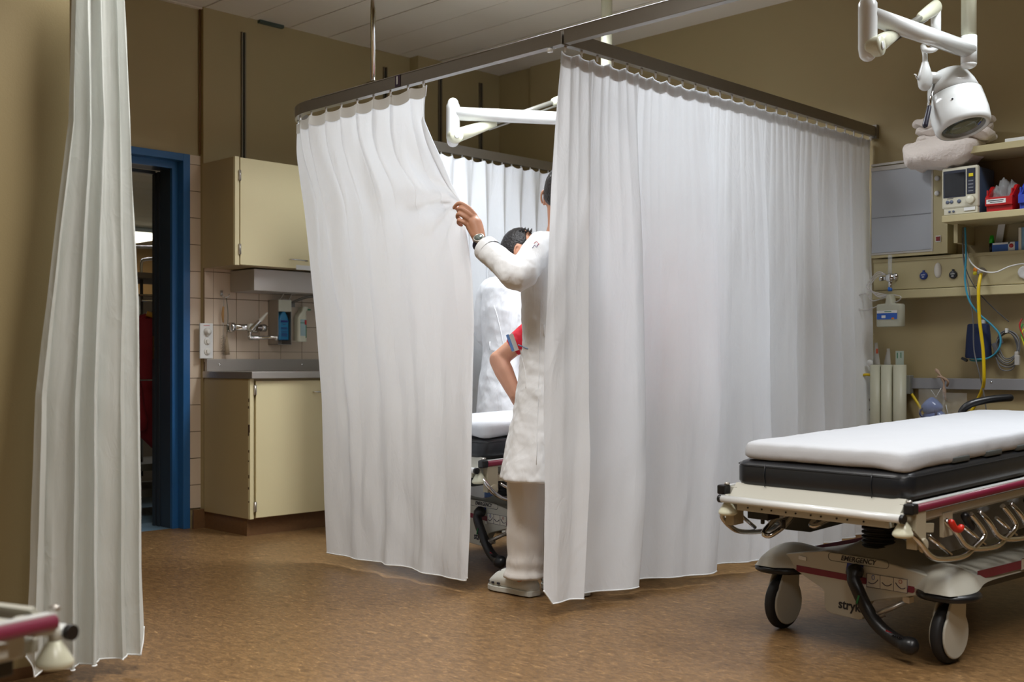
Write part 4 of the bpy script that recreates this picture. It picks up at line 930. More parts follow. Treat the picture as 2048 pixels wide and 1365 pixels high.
towel('crumpled stack of folded towels lying on top of the drooping towel', 5.76, yt0-.015, onX(1900, 286, 5.7).z, onX(1900, 232, 5.7).z, .13, .19, 7.7, 3)
c = onX(2030, 280, 5.70); b = MB(); b.box((5.76, c.y-.08, TOP+.012), (.12, .26, .022)); solo('paper_tray', b, LABEL, 'flat white item lying on the top shelf right of the towels', 'tray', bevel=.003)

# patient monitor
XM = 5.68
m0 = onX(1883, 427, XM); m1 = onX(1956, 418, XM)
ymL, ymR = m0.y, m1.y; mz0 = SH1+.004; mz1 = onX(1920, 333, XM).z
t = thing('patient_monitor', 'cream patient monitor with dark screen standing on the shelf', 'monitor', (XM, (ymL+ymR)/2, SH1))
b = MB(); b.bb(XM+.03, XM+.22, ymR+.006, ymL-.006, mz0, mz1-.004); part('rear_case', b, mat('monitor_blue_grey', (72, 88, 112), .45), t, .006)
b = MB(); b.bb(XM, XM+.03, ymR, ymL, mz0+.03, mz1); fb = part('front_bezel', b, mat('monitor_cream', (206, 202, 182), .4), t, .01)
b = MB(); b.bb(XM+.004, XM+.03, ymR+.004, ymL-.01, mz0, mz0+.032); part('lower_module', b, mat('monitor_cream', (206, 202, 182), .4), t, .003)
W_ = ymL-ymR; Hh = mz1-mz0
def mbox(f0, f1, g0, g1, d=.003): # fractions from the left, from the bottom
    b = MB(); b.bb(XM-d, XM+.002, ymL-W_*f1, ymL-W_*f0, mz0+Hh*g0, mz0+Hh*g1); return b
part('screen_surround', mbox(.05, .67, .36, .93, .002), mat('monitor_dark', (44, 48, 62), .3), fb, .002)
part('screen', mbox(.10, .64, .39, .87, .004), mat('screen_glass', (16, 16, 20), .06), fb)
part('key_panel', mbox(.70, .93, .40, .94, .003), mat('monitor_dark', (44, 48, 62), .3), fb, .002)
part('yellow_key', mbox(.76, .88, .76, .83, .006), mat('key_yellow', (220, 200, 20), .4), fb, .001)
for g in (.66, .59, .52, .45): part('grey_key', mbox(.75, .88, g, g+.025, .005), mat('key_grey', (120, 124, 132), .4), fb)
b = MB(); b.lathe([(.022, 0), (.020, .014), (.018, .016)], (XM, ymL-W_*.81, mz0+Hh*.28), (-1, 0, 0), 24); part('control_dial', b, mat('monitor_cream2', (216, 212, 190), .35), fb)
b = MB(); b.lathe([(.009, 0), (.009, .003)], (XM, ymL-W_*.17, mz0+Hh*.27), (-1, 0, 0), 16); b.lathe([(.009, 0), (.009, .003)], (XM, ymL-W_*.28, mz0+Hh*.27), (-1, 0, 0), 16); b.lathe([(.010, 0), (.010, .003)], (XM, ymL-W_*.49, mz0+Hh*.27), (-1, 0, 0), 16); part('grey_buttons', b, mat('key_grey2', (100, 110, 130), .4), fb)
part('front_print', mbox(.16, .33, .335, .347, .001), INK, fb)
part('white_sticker', mbox(.62, .92, .06, .13, .001), LABEL, fb)
b = MB()
for f in (.22, .33): b.lathe([(.006, 0), (.006, .004)], (XM+.003, ymL-W_*f, mz0+.016), (-1, 0, 0), 12)
part('connector', b, mat('key_grey2', (100, 110, 130), .4), t)

# bins
def bin_(label, pxa, pxb, m_, yw=.11):
    a = onX(pxa, 420, XS+.03).y; c = onX(pxb, 420, XS+.03).y; z0 = SH1; z1 = z0+.085
    t = thing('stacking_bin', label, 'bin', (XS+.1, (a+c)/2, z0), 'open fronted stacking bins on the shelf')
    X0 = XS+.02
    b = MB()
    b.bb(X0+.02, XW-.06, c+.012, a-.012, z0, z0+.004); b.bb(X0+.01, XW-.06, a-.014, a-.008, z0, z0+.11); b.bb(X0+.01, XW-.06, c+.008, c+.014, z0, z0+.11)
    b.bb(XW-.064, XW-.06, c+.012, a-.012, z0, z0+.11); b.bb(X0+.012, X0+.017, c+.012, a-.012, z0, z0+.03); part('bin_body', b, m_, t, .001)
    b = MB(); b.bb(X0-.002, X0+.016, c+.004, a-.004, z0+.03, z0+.072); lip = part('front_lip', b, m_, t, .003)
    b = MB(); b.prism([(X0+.0, z0+.072), (X0+.03, z0+.072), (X0+.10, z0+.135), (X0+.07, z0+.135)], lambda p, q, tt: (p, tt, q), a-.02, a-.004); part('side_flange', b, m_, t, .002)
    b = MB(); b.prism([(X0+.0, z0+.072), (X0+.03, z0+.072), (X0+.10, z0+.135), (X0+.07, z0+.135)], lambda p, q, tt: (p, tt, q), c+.004, c+.02); part('side_flange', b, m_, t, .002)
    return t, lip, a, c, z0, X0
t, lip, a, c, z0, X0 = bin_('red stacking bin with a white label, full of clear plastic bags', 1970, 2028, mat('bin_red', (176, 22, 24), .35))
b = MB(); b.bb(X0-.0035, X0-.001, c+.035, a-.012, z0+.040, z0+.062); lb = part('bin_label', b, LABEL, lip)
b = MB(); b.bb(X0-.0045, X0-.003, c+.045, a-.02, z0+.053, z0+.057); b.bb(X0-.0045, X0-.003, c+.05, a-.03, z0+.045, z0+.048); part('label_print', b, INK, lb)
bin_('blue stacking bin cut by the right picture edge', 2036, 2110, mat('bin_blue', (50, 70, 170), .35))
for k, (dy, dz, s_) in enumerate(((.055, .0, .04), (.02, .03, .05), (-.025, .015, .045))):
    b = MB(); b.ell((X0+.09+.02*k, (a+c)/2+dy*.8, z0+.085+dz), (1, 1, 1), 24, 14, fn=lambda d, k=k, s_=s_: Vector((d.x*s_*.7, d.y*s_*.55, d.z*s_*1.25))*(1+.35*nz(d.x*2.5+k, d.y*2.5, d.z*2.5)))
    tag(solo('plastic_bag', b, GLASSY, ['small clear crumpled bag at the left of the red bin', 'tall clear crumpled bag in the middle of the red bin', 'clear crumpled bag at the back right of the red bin'][k], 'bag', 'clear bags in the red bin'), ['small clear crumpled bag at the left of the red bin', 'tall clear crumpled bag in the middle of the red bin', 'clear crumpled bag at the back right of the red bin'][k], 'bag', 'clear bags in the red bin')
# things on the duct top
DT = 1.566
c = onX(1982, 485, 5.90)
t = thing('spray_bottle', 'slim dark bottle with bright green cap on the duct beside the blue box', 'bottle', (5.91, c.y, DT))
b = MB(); b.cyl((5.91, c.y, DT), (5.91, c.y, DT+.048), .012, 14); part('bottle_body', b, BLACK, t)
b = MB(); b.tube([(5.91, c.y, DT+.048), (5.91, c.y, DT+.068), (5.91, c.y, DT+.088)], [.0125, .012, .009], 14); part('cap', b, mat('cap_green', (40, 170, 30), .35), t)
c0 = onX(1984, 495, 5.885); c1 = onX(2038, 490, 5.885)
t = thing('glove_box', 'blue and white carton with a red round mark standing on the duct', 'box', (5.91, (c0.y+c1.y)/2, DT))
b = MB(); b.bb(5.885, 5.96, c1.y, c0.y, DT, DT+.046); o = part('carton', b, mat('carton_blue', (34, 88, 168), .45), t, .001)
b = MB(); b.bb(5.8835, 5.885, c0.y-.09, c0.y-.004, DT+.036, DT+.045); b.bb(5.8835, 5.885, c0.y-.115, c0.y-.082, DT+.002, DT+.045); part('white_panel', b, LABEL, o)
b = MB(); b.lathe([(.011, 0), (.011, .001)], (5.883, c0.y-.098, DT+.026), (-1, 0, 0), 16); part('red_mark', b, mat('red_ink', (190, 60, 60), .6), o)
c = onX(1996, 470, 5.93); b = MB(); b.box((5.95, c.y, DT+.075), (.004, .035, .15), M=Matrix.Rotation(.16, 3, 'X')); solo('paper_strip', b, LABEL, 'white leaning card standing behind the blue carton', 'card')
c = onX(2043, 475, 5.885); b = MB(); b.bb(5.885, 5.95, c.y-.16, c.y+.014, DT, DT+.115); o = solo('tissue_box', b, mat('carton_pale_blue', (120, 162, 190), .5), 'taller pale blue and cream carton at the right picture edge', 'box', bevel=.001)
b = MB(); b.bb(5.883, 5.885, c.y-.0, c.y+.014, DT+.001, DT+.114); part('cream_edge', b, mat('cream_card', (220, 214, 196), .5), o)

# hoses and cables
def hose(name, label, pts, r, m_, cat='hose', k=7, n=10):
    P = smooth_path([onX(a, c, x) for a, c, x in pts], k); b = MB(); b.tube(P, r, n); return solo(name, b, m_, label, cat)
YEL = mat('yellow_hose', (222, 190, 10), .4); TEAL = mat('teal_hose', (60, 150, 180), .4); GREYC = mat('grey_cable', (112, 112, 112), .5)
hose('yellow_hose', 'yellow gas hose dropping from the duct outlet past the steel rail', [(1962, 548, 5.83), (1957, 580, 5.80), (1959, 640, 5.80), (1966, 700, 5.80), (1968, 752, 5.80), (1966, 775, 5.83), (1955, 800, 5.87), (1938, 830, 5.88), (1900, 870, 5.88)], .0085, YEL)
hose('yellow_hose', 'lower yellow hose slanting down right of the three cream tubes', [(1722, 752, 5.86), (1738, 750, 5.87), (1780, 758, 5.93), (1812, 775, 5.94), (1836, 808, 5.92), (1850, 830, 5.92), (1880, 850, 5.92)], .0075, YEL)
hose('teal_hose', 'teal cuff hose looping from the shelf round the blue cuff', [(1930, 455, 5.80), (1932, 510, 5.81), (1930, 560, 5.82), (1938, 600, 5.82), (1958, 628, 5.83), (1985, 652, 5.85), (2000, 672, 5.86), (1999, 695, 5.86), (1984, 713, 5.87), (1964, 719, 5.88), (1940, 716, 5.90)], .005, TEAL)
hose('grey_cable', 'grey cable hanging straight in front of the blue cuff down to the bed', [(1926, 455, 5.81), (1927, 520, 5.82), (1938, 580, 5.83), (1946, 640, 5.83), (1948, 700, 5.83), (1958, 745, 5.82), (1968, 790, 5.83), (1974, 835, 5.85)], .0032, GREYC, 'cable')
hose('grey_cable', 'thin grey cable running diagonally from the shelf to the coiled cable', [(1924, 455, 5.83), (1930, 530, 5.84), (1952, 578, 5.86), (1985, 615, 5.90), (2018, 644, 5.93)], .0025, mat('dark_grey_cable', (74, 76, 80), .5), 'cable')
hose('white_cable', 'white cable sagging across the duct to the outlet at the right edge', [(1932, 500, 5.83), (1942, 525, 5.82), (1962, 541, 5.81), (1990, 545, 5.81), (2020, 533, 5.82), (2050, 528, 5.84), (2080, 535, 5.86)], .0035, LABEL, 'cable')
c = onX(1962, 545, XC)
t = thing('gas_outlet_plug', 'brass and steel gas plug with orange and yellow tags above the yellow hose', 'plug', (XC, c.y, c.z))
b = MB(); b.lathe([(.024, 0), (.024, .01), (.016, .012), (.016, .03), (.011, .04)], (XC, c.y-.006, c.z), (-1, 0, 0), 20); part('plug_body', b, STEEL, t)
b = MB(); b.lathe([(.015, 0), (.015, .004)], (XC-.03, c.y+.012, c.z+.012), (-1, 0, 0), 18); part('orange_tag', b, mat('tag_orange', (226, 130, 20), .4), t)
b = MB(); b.lathe([(.010, 0), (.010, .004)], (XC-.034, c.y+.016, c.z-.006), (-1, 0, 0), 18); part('yellow_tag', b, mat('tag_yellow', (216, 206, 40), .4), t)
# cuff
c0 = onX(1926, 720, 5.88); c1 = onX(1977, 655, 5.88); cy = (c0.y+c1.y)/2; ht = onX(1950, 648, 5.9).z; hb = onX(1950, 717, 5.9).z; hw = (c0.y-c1.y)/2
t = thing('pressure_cuff', 'dark blue rolled blood pressure cuff hanging on the wall', 'cuff', (5.91, cy, hb))
b = MB(); b.loft([[(5.915+.035*math.copysign(abs(math.cos(a))**.7, math.cos(a)), cy+w_*math.copysign(abs(math.sin(a))**.6, math.sin(a)), z) for a in [2*PI*k/28 for k in range(28)]] for z, w_ in ((hb, hw*.92), (hb+.008, hw), (ht-.06, hw*.9), (ht-.006, hw*.80), (ht, hw*.68))]); part('cuff_roll', b, mat('cuff_navy', (24, 38, 74), .8, bump=.2), t, .001)
b = MB(); b.box((5.89, c0.y-.004, hb-.006), (.02, .03, .012), M=Matrix.Rotation(.5, 3, 'X')); part('cuff_flap', b, BLACK, t)
b = MB(); b.tube([(5.90, cy+hw*.6*math.cos(a), hb-.006-.008*math.sin(a)) for a in [PI*k/10 for k in range(11)]], .004, 8); part('teal_edge', b, mat('teal_edge', (30, 120, 124), .5), t)
b = MB(); b.box((XW-.012, cy-.01, ht+.012), (.02, .018, .02)); part('wall_clip', b, LABEL, t, .002)
# coiled cable
c = onX(2015, 692, 5.94)
t = thing('coiled_cable', 'grey sensor cable wound in a coil on the wall right of the cuff', 'cable', (5.94, c.y, c.z-.12))
b = MB()
for k in range(5):
    r = .058+.006*k; b.tube([(5.945-.006*(k % 3), c.y+r*.78*math.cos(a)+.004*math.sin(3*a+k), c.z+r*1.15*math.sin(a)-.004*k) for a in [2*PI*q/36 for q in range(36)]], .0034, 8, closed=True)
b.tube(smooth_path([(5.93, c.y+.055, c.z-.06), (5.93, c.y+.03, c.z-.12), (5.93, c.y-.02, c.z-.125), (5.93, c.y-.045, c.z-.09), (5.93, c.y-.05, c.z-.03)], 4), .003, 8); part('cable_loops', b, GREYC, t)
b = MB(); b.box((5.93, c.y, c.z+.078), (.014, .012, .022)); part('cable_tie', b, LABEL, t)
b = MB(); b.box((5.925, c.y+.055, c.z-.01), (.02, .022, .05), M=Matrix.Rotation(-.4, 3, 'X')); b.box((5.93, c.y+.03, c.z+.035), (.014, .012, .05), M=Matrix.Rotation(-.3, 3, 'X')); part('connector_block', b, mat('connector_grey', (96, 96, 100), .4), t, .003)
b = MB(); b.box((5.925, c.y-.055, c.z-.075), (.02, .024, .05)); b.box((5.925, c.y-.052, c.z-.045), (.016, .018, .03)); part('sensor_clip', b, mat('clip_grey', (176, 172, 166), .4), t, .003)
for k, (col, nm) in enumerate((((180, 40, 40), 'red'), ((40, 140, 60), 'green'), ((210, 200, 40), 'yellow'))):
    c2 = onX(2044+2*k, 650+10*k, 5.94); b = MB(); b.tube(smooth_path([(5.94, c2.y, c2.z+.03), (5.93, c2.y+.008, c2.z), (5.93, c2.y-.004, c2.z-.05), (5.94, c2.y-.02, c2.z-.10)], 4), .004, 8)
    solo('sensor_lead', b, mat('lead_'+nm, col, .4), '%s electrode lead hanging at the right picture edge' % nm, 'cable', 'electrode leads')
# oxygen flowmeter with water bottle
c = onX(1779, 556, 5.80)
t = thing('oxygen_flowmeter', 'chrome oxygen flowmeter with looped clear tubing on the duct', 'flowmeter', (XC, c.y, c.z-.1))
b = MB(); b.cyl((XC, c.y, c.z), (XC-.05, c.y, c.z), .016, 16); b.ell((XC-.06, c.y, c.z), (.024, .028, .026)); b.cyl((XC-.06, c.y+.045, c.z-.002), (XC-.06, c.y, c.z), .011, 12); b.lathe([(.014, 0), (.014, .014)], (XC-.06, c.y+.045, c.z-.002), (0, 1, 0), 14); b.cyl((XC-.06, c.y, c.z), (XC-.06, c.y, c.z-.055), .011, 14); b.ell((XC-.06, c.y-.03, c.z+.005), (.016, .016, .02)); part('valve_body', b, CHROME, t)
b = MB(); b.cyl((XC-.06, c.y+.002, c.z+.02), (XC-.06, c.y+.002, c.z+.125), .011, 14); part('flow_tube', b, GLASSY, t)
b = MB(); b.cyl((XC-.06, c.y+.002, c.z-.052), (XC-.06, c.y+.002, c.z-.072), .012, 14); part('blue_collar', b, mat('collar_blue', (30, 100, 190), .4), t)
b = MB()
for k in range(3):
    b.tube(smooth_path([(XC-.05, c.y+.01, c.z-.09), (XC-.06, c.y+.07, c.z-.10+.01*k), (XC-.06, c.y+.115+.012*k, c.z-.045), (XC-.055, c.y+.08, c.z+.01+.012*k), (XC-.05, c.y+.03, c.z+.02)], 6), .0032, 8)
b.tube(smooth_path([(XC-.05, c.y+.02, c.z-.10), (XC-.05, c.y+.11, c.z-.12), (XC-.05, c.y+.14, c.z-.08), (XC-.05, c.y+.20, c.z-.09), (XC-.05, c.y+.22, c.z-.14), (XC-.05, c.y+.16, c.z-.17), (XC-.05, c.y+.08, c.z-.15)], 6), .0032, 8)
b.tube(smooth_path([(XC-.05, c.y-.005, c.z-.09), (XC-.06, c.y-.06, c.z-.105), (XC-.05, c.y-.03, c.z-.13), (XC-.05, c.y+.03, c.z-.12)], 6), .0032, 8)
part('clear_tubing', b, mat('clear_tubing', (220, 216, 214), .15, alpha=.6), t)
q0 = onX(1754, 652, 5.80); q1 = onX(1806, 652, 5.80); qt = onX(1780, 608, 5.80).z; qb = onX(1780, 654, 5.80).z; qy = (q0.y+q1.y)/2; qw = (q0.y-q1.y)/2
t = thing('humidifier_bottle', 'square clear water bottle with blue and white label under the flowmeter', 'bottle', (5.81, qy, qb))
b = MB(); b.loft([[(5.81+.03*math.copysign(abs(math.cos(a))**.45, math.cos(a)), qy+w_*math.copysign(abs(math.sin(a))**.45, math.sin(a)), z) for a in [2*PI*k/32 for k in range(32)]] for z, w_ in ((qb, qw*.92), (qb+.004, qw), (qt-.01, qw), (qt-.002, qw*.93), (qt+.002, qw*.3), (qt+.045, .014), (qt+.05, .014))]); o = part('bottle_body', b, mat('milky_plastic', (206, 206, 186), .2, alpha=.72), t)
b = MB(); b.box((5.7785, qy+.006, (qb+qt)/2-.004), (.002, qw*1.55, .036)); l_ = part('bottle_label', b, mat('label_blue', (40, 92, 184), .45), t)
b = MB(); b.box((5.7775, qy+.006, (qb+qt)/2+.018), (.002, qw*1.55, .014)); b.box((5.7770, qy+.025, (qb+qt)/2-.008), (.002, .022, .014)); part('white_print', b, LABEL, l_)
b = MB(); b.box((5.7765, qy-.028, (qb+qt)/2-.018), (.002, .014, .008)); part('yellow_corner', b, mat('tag_orange', (226, 130, 20), .4), l_)
b = MB(); b.box((5.7765, qy+.0, (qb+qt)/2+.019), (.002, .04, .0035)); part('green_print', b, mat('green_ink', (30, 120, 80), .6), l_)

# steel equipment rail
zr1 = onX(1900, 757, 5.93).z; zr0 = onX(1900, 779, 5.93).z
t = thing('equipment_rail', 'grey aluminium equipment rail with clamps along the right wall', 'rail', (5.93, 1.5, zr0))
b = MB(); b.bb(5.93, 5.945, -1.5, onX(1822, 765, 5.93).y, zr0, zr1); part('rail_bar', b, mat('rail_grey', (150, 150, 152), .4, metal=.4), t, .002)
b = MB(); b.bb(5.935, 5.945, onX(1822, 765, 5.93).y, 3.02, zr0+.006, zr1-.004); part('rail_bar', b, mat('rail_grey_dark', (112, 112, 112), .45, metal=.4), t, .002)
b = MB(); b.bb(5.945, XW-.002, -1.4, -1.2, zr0, zr1); b.bb(5.945, XW-.002, 2.2, 2.3, zr0+.01, zr1-.01); part('wall_spacer', b, GREYD, t)
for px_ in (1726, 1817):
    c = onX(px_, 765, 5.91); b = MB(); b.bb(5.90, 5.95, c.y-.012, c.y+.016, zr0-.03, zr1+.014); part('rail_clamp', b, mat('clamp_grey', (124, 124, 116), .45), t, .004)
c = onX(1983, 765, 5.93); b = MB(); b.lathe([(.005, 0), (.005, .003)], (5.93, c.y, c.z), (-1, 0, 0), 10); part('rail_screw', b, CHROME, t)
# three tubes with catheters
for k, (pa, pb) in enumerate(((1741, 1763), (1763, 1786), (1787, 1812))):
    ya, yb = onX(pa, 740, 5.88).y, onX(pb, 740, 5.88).y; yc, r = (ya+yb)/2, (ya-yb)/2*.97; z1 = onX(1775, 730, 5.88).z; z0 = .42
    b = MB(); b.lathe([(r, 0), (r, z1-z0), (r-.003, z1-z0), (r-.003, z1-z0-.05), (.001, z1-z0-.05)], (5.88, yc, z0), (0, 0, 1), 28)
    solo('holder_tube', b, mat('tube_ivory', (206, 204, 180), .4), ['leftmost of the three tall cream holder tubes on the rail', 'middle of the three tall cream holder tubes on the rail', 'rightmost of the three tall cream holder tubes on the rail'][k], 'tube', 'catheter holder tubes')
    hgt = (.12, .09, .055)[k]
    if k < 2:
        for q in range(3):
            b = MB(); b.box((5.87+.012*q, yc+.014*(q-1), z1+hgt*(.5-.1*q)-.01), (.002, .018, hgt*(1.2-.2*q)), M=Matrix.Rotation(.12*(q-1)+.06*k, 3, 'X')); nm = ['left', 'middle'][k]
            o = solo('catheter_pack', b, mat('pack_clear', (206, 204, 196), .2, alpha=.55), ['tall', 'slanting', 'short'][q]+' clear catheter packet sticking out of the %s cream tube' % nm, 'packet', 'catheter packets in the holder tubes')
            if k == 0 and q == 0: b = MB(); b.box((5.868, yc-.012, z1+.075), (.003, .010, .026)); part('orange_tip', b, mat('tip_orange', (214, 84, 40), .4), o)
            if k == 0 and q == 1: b = MB(); b.ell((5.865, yc+.028, z1+.008), (.012, .018, .02)); part('white_cap', b, LABEL, o)
    else:
        b = MB(); b.box((5.88, yc, z1+.03), (.003, .046, .09)); o = solo('catheter_pack', b, mat('pack_pale_green', (190, 202, 186), .25, alpha=.85), 'wide pale green packet standing in the rightmost cream tube', 'packet', 'catheter packets in the holder tubes')
        b = MB(); b.box((5.8775, yc+.012, z1+.05), (.001, .004, .03)); b.box((5.8775, yc-.008, z1+.052), (.001, .004, .03)); part('print', b, mat('green_ink', (30, 120, 80), .6), o)
# tan strap tied on the rail
P_ = smooth_path([onX(1872, 740, 5.91), onX(1880, 750, 5.90), onX(1887, 762, 5.89), onX(1888, 780, 5.89), onX(1891, 800, 5.90)], 5)
b = MB(); b.tube(P_, [.007+.003*math.sin(k*.9) for k in range(len(P_))], 10, rnd=True)
P_ = smooth_path([onX(1876, 754, 5.90), onX(1888, 757, 5.885), onX(1896, 764, 5.89), onX(1894, 772, 5.91)], 5); b.tube(P_, .006, 8, rnd=True)
solo('tan_strap', b, mat('strap_tan', (178, 150, 128), .8, bump=.5, bscale=80), 'tan elastic strap knotted round the equipment rail', 'strap')
# mask in a bag
c = onX(1864, 815, 5.90)
t = thing('breathing_mask', 'blue breathing mask hanging in a clear bag below the rail', 'mask', (5.90, c.y, .70))
b = MB(); b.ell((5.90, c.y, c.z+.005), (1, 1, 1), 28, 16, fn=lambda d: Vector((d.x*.045, d.y*(.058-.030*max(0, d.z)), d.z*.05+.0))); b.ell((5.905, c.y-.012, c.z-.055), (.04, .065, .045)); part('mask_shell', b, mat('mask_blue', (112, 138, 202), .25, coat=.5), t)
b = MB(); b.tube([(5.87, c.y+.045*math.cos(a)+.008, c.z-.03+.030*math.sin(a)) for a in [2*PI*k/24 for k in range(24)]], .006, 8, closed=True); part('mask_rim', b, mat('mask_navy', (52, 62, 110), .3), t)
e0, e1 = onX(1838, 775, 5.87), onX(1934, 860, 5.87)
b = MB()
def bag(u, v):
    y = e0.y+(onX(1890, 775, 5.87).y-e0.y)*u*1.0; z = zr0+(.70-zr0)*v; return (5.865-.02*math.sin(PI*u)*math.sin(PI*min(1, v))+.006*nz(u*5, v*6), y, z)
b.grid(bag, 18, 18)
def bag2(u, v):
    y = onX(1885, 785, 5.89).y+(onX(1934, 785, 5.89).y-onX(1885, 785, 5.89).y)*u; z = onX(1900, 786, 5.89).z+(.72-onX(1900, 786, 5.89).z)*v; return (5.89-.012*math.sin(PI*u)+.006*nz(u*5, v*6, 3), y, z)
b.grid(bag2, 14, 14); part('clear_bag', b, mat('bag_film', (226, 226, 220), .08, alpha=.22), t)
b = MB(); b.tube([onX(1862, 780, 5.87), onX(1872, 795, 5.865), onX(1882, 777, 5.87)], .0015, 6); b.tube([onX(1892, 810, 5.88), onX(1896, 832, 5.88)], .002, 6); part('bag_string', b, LABEL, t)
b = MB(); P_ = smooth_path([onX(1720, 735, 5.9), onX(1735, 790, 5.9), onX(1742, 810, 5.9), onX(1735, 826, 5.9), onX(1722, 828, 5.9)], 5); b.tube(P_, .002, 6); solo('thin_cable', b, GREYC, 'thin grey cable loop left of the cream holder tubes', 'cable')

# ------------------------------------------------------------------ people
def remesh(o, vox, sm=4, disp=0, dscale=.1):
    r = o.modifiers.new('remesh', 'REMESH'); r.mode = 'VOXEL'; r.voxel_size = vox; r.use_smooth_shade = True
    if sm: s_ = o.modifiers.new('smooth', 'SMOOTH'); s_.factor = .5; s_.iterations = sm
    if disp:
        tx = bpy.data.textures.new('folds', 'CLOUDS'); tx.noise_scale = dscale; tx.noise_depth = 2
        d = o.modifiers.new('folds', 'DISPLACE'); d.texture = tx; d.strength = disp; d.mid_level = .5; d.texture_coords = 'LOCAL'
    return o
def limb(mb, pts, rad, n=16, k=3):
    P = smooth_path(pts, k); m = len(P); R = []
    for i in range(m):
        f = i/(m-1)*(len(rad)-1); a = int(min(f, len(rad)-2)); R.append(rad[a]+(rad[a+1]-rad[a])*(f-a))
    mb.tube(P, R, n, rnd=True)
def oval(cx, cy, z, a, b, yaw, n=28, p=.9, fold=0, ph=0):
    out = []
    for k in range(n):
        t_ = 2*PI*k/n; u = a*math.copysign(abs(math.cos(t_))**p, math.cos(t_)); v = b*math.copysign(abs(math.sin(t_))**p, math.sin(t_))
        g = 1+fold*math.sin(9*t_+ph)
        u *= g; v *= g; out.append((cx+u*math.cos(yaw)-v*math.sin(yaw), cy+u*math.sin(yaw)+v*math.cos(yaw), z))
    return out
def head(mb, c, yaw, s=1.0, pitch=0):
    M = Matrix.Rotation(yaw, 3, 'Z') @ Matrix.Rotation(pitch, 3, 'Y')
    def fn(d):
        x, y, z = d.x*.100, d.y*.078, d.z*.122
        if z < 0:
            k = -z/.122; y *= 1-.30*k*k; x = x*(1-.18*k)+.018*k if x > 0 else x*(1-.55*k)
        if d.x > .5 and -.25 < d.z < .15: x -= .006
        if d.x > .3 and abs(d.z+.88) < .18: x += .012*(1-abs(d.y))
        if d.x > .5: x += .006*math.exp(-((d.z-.22)/.12)**2)
        for sy in (-1, 1): x -= .010*math.exp(-(((d.y-sy*.38)/.16)**2+((d.z-.03)/.12)**2)) if d.x > .3 else 0
        return Vector((x, y, z))*s
    mb.ell(c, (1, 1, 1), 40, 30, M=M, fn=fn); C_ = Vector(c)
    T = lambda x, y, z: tuple(C_+M @ (Vector((x, y, z))*s))
    limb(mb, [T(.095, 0, .015), T(.105, 0, -.012), T(.118, 0, -.036), T(.100, 0, -.044)], [.008*s, .010*s, .013*s, .009*s], 10)
    for sy in (-1, 1): mb.ell(T(.103, sy*.011, -.040), (.008*s, .008*s, .007*s), 10, 8)
    limb(mb, [T(.093, -.022, -.070), T(.104, 0, -.067), T(.093, .022, -.070)], [.004*s, .0065*s, .004*s], 8)
    limb(mb, [T(.090, -.018, -.078), T(.101, 0, -.079), T(.090, .018, -.078)], [.004*s, .007*s, .004*s], 8)
    for sy in (-1, 1):
        P_ = [T(-.004+.017*math.cos(a)*1.0, sy*(.080+.010*(math.cos(a) < 0)*abs(math.cos(a))), -.008+.030*math.sin(a)) for a in [math.radians(q) for q in range(-70, 250, 20)]]
        mb.tube(P_, .0052*s, 8, rnd=True); mb.ell(T(.000, sy*.079, -.012), (.012*s, .005*s, .022*s), 10, 8, M=M); mb.ell(T(.004, sy*.081, -.034), (.006*s, .005*s, .008*s), 8, 6)
    return T, M
def hair(mb, c, yaw, s, pitch, hairline, recede=0):
    M = Matrix.Rotation(yaw, 3, 'Z') @ Matrix.Rotation(pitch, 3, 'Y')
    def fn(d):
        az = math.atan2(d.y, d.x); back = (1-math.cos(az))/2
        low = .46-1.0*back**.8
        if abs(abs(az)-1.45) < .28: low += .0
        if abs(az) < 1.1: low = .62+recede*abs(math.sin(az*1.8))*.5
        elif abs(az) < 1.7: low = .20
        k = 1/(1+math.exp(-(d.z-low)*22)); base = Vector((d.x*.100, d.y*.078, d.z*.122))
        if d.z < 0: kk = -d.z; base.x *= (1-.45*kk*kk) if d.x < 0 else 1
        t_ = .5+.5*nz(d.x*9, d.y*9, d.z*9)
        g = .88+k*(.165+.035*t_)
        return base*g*s
    mb.ell(c, (1, 1, 1), 64, 44, M=M, fn=fn)
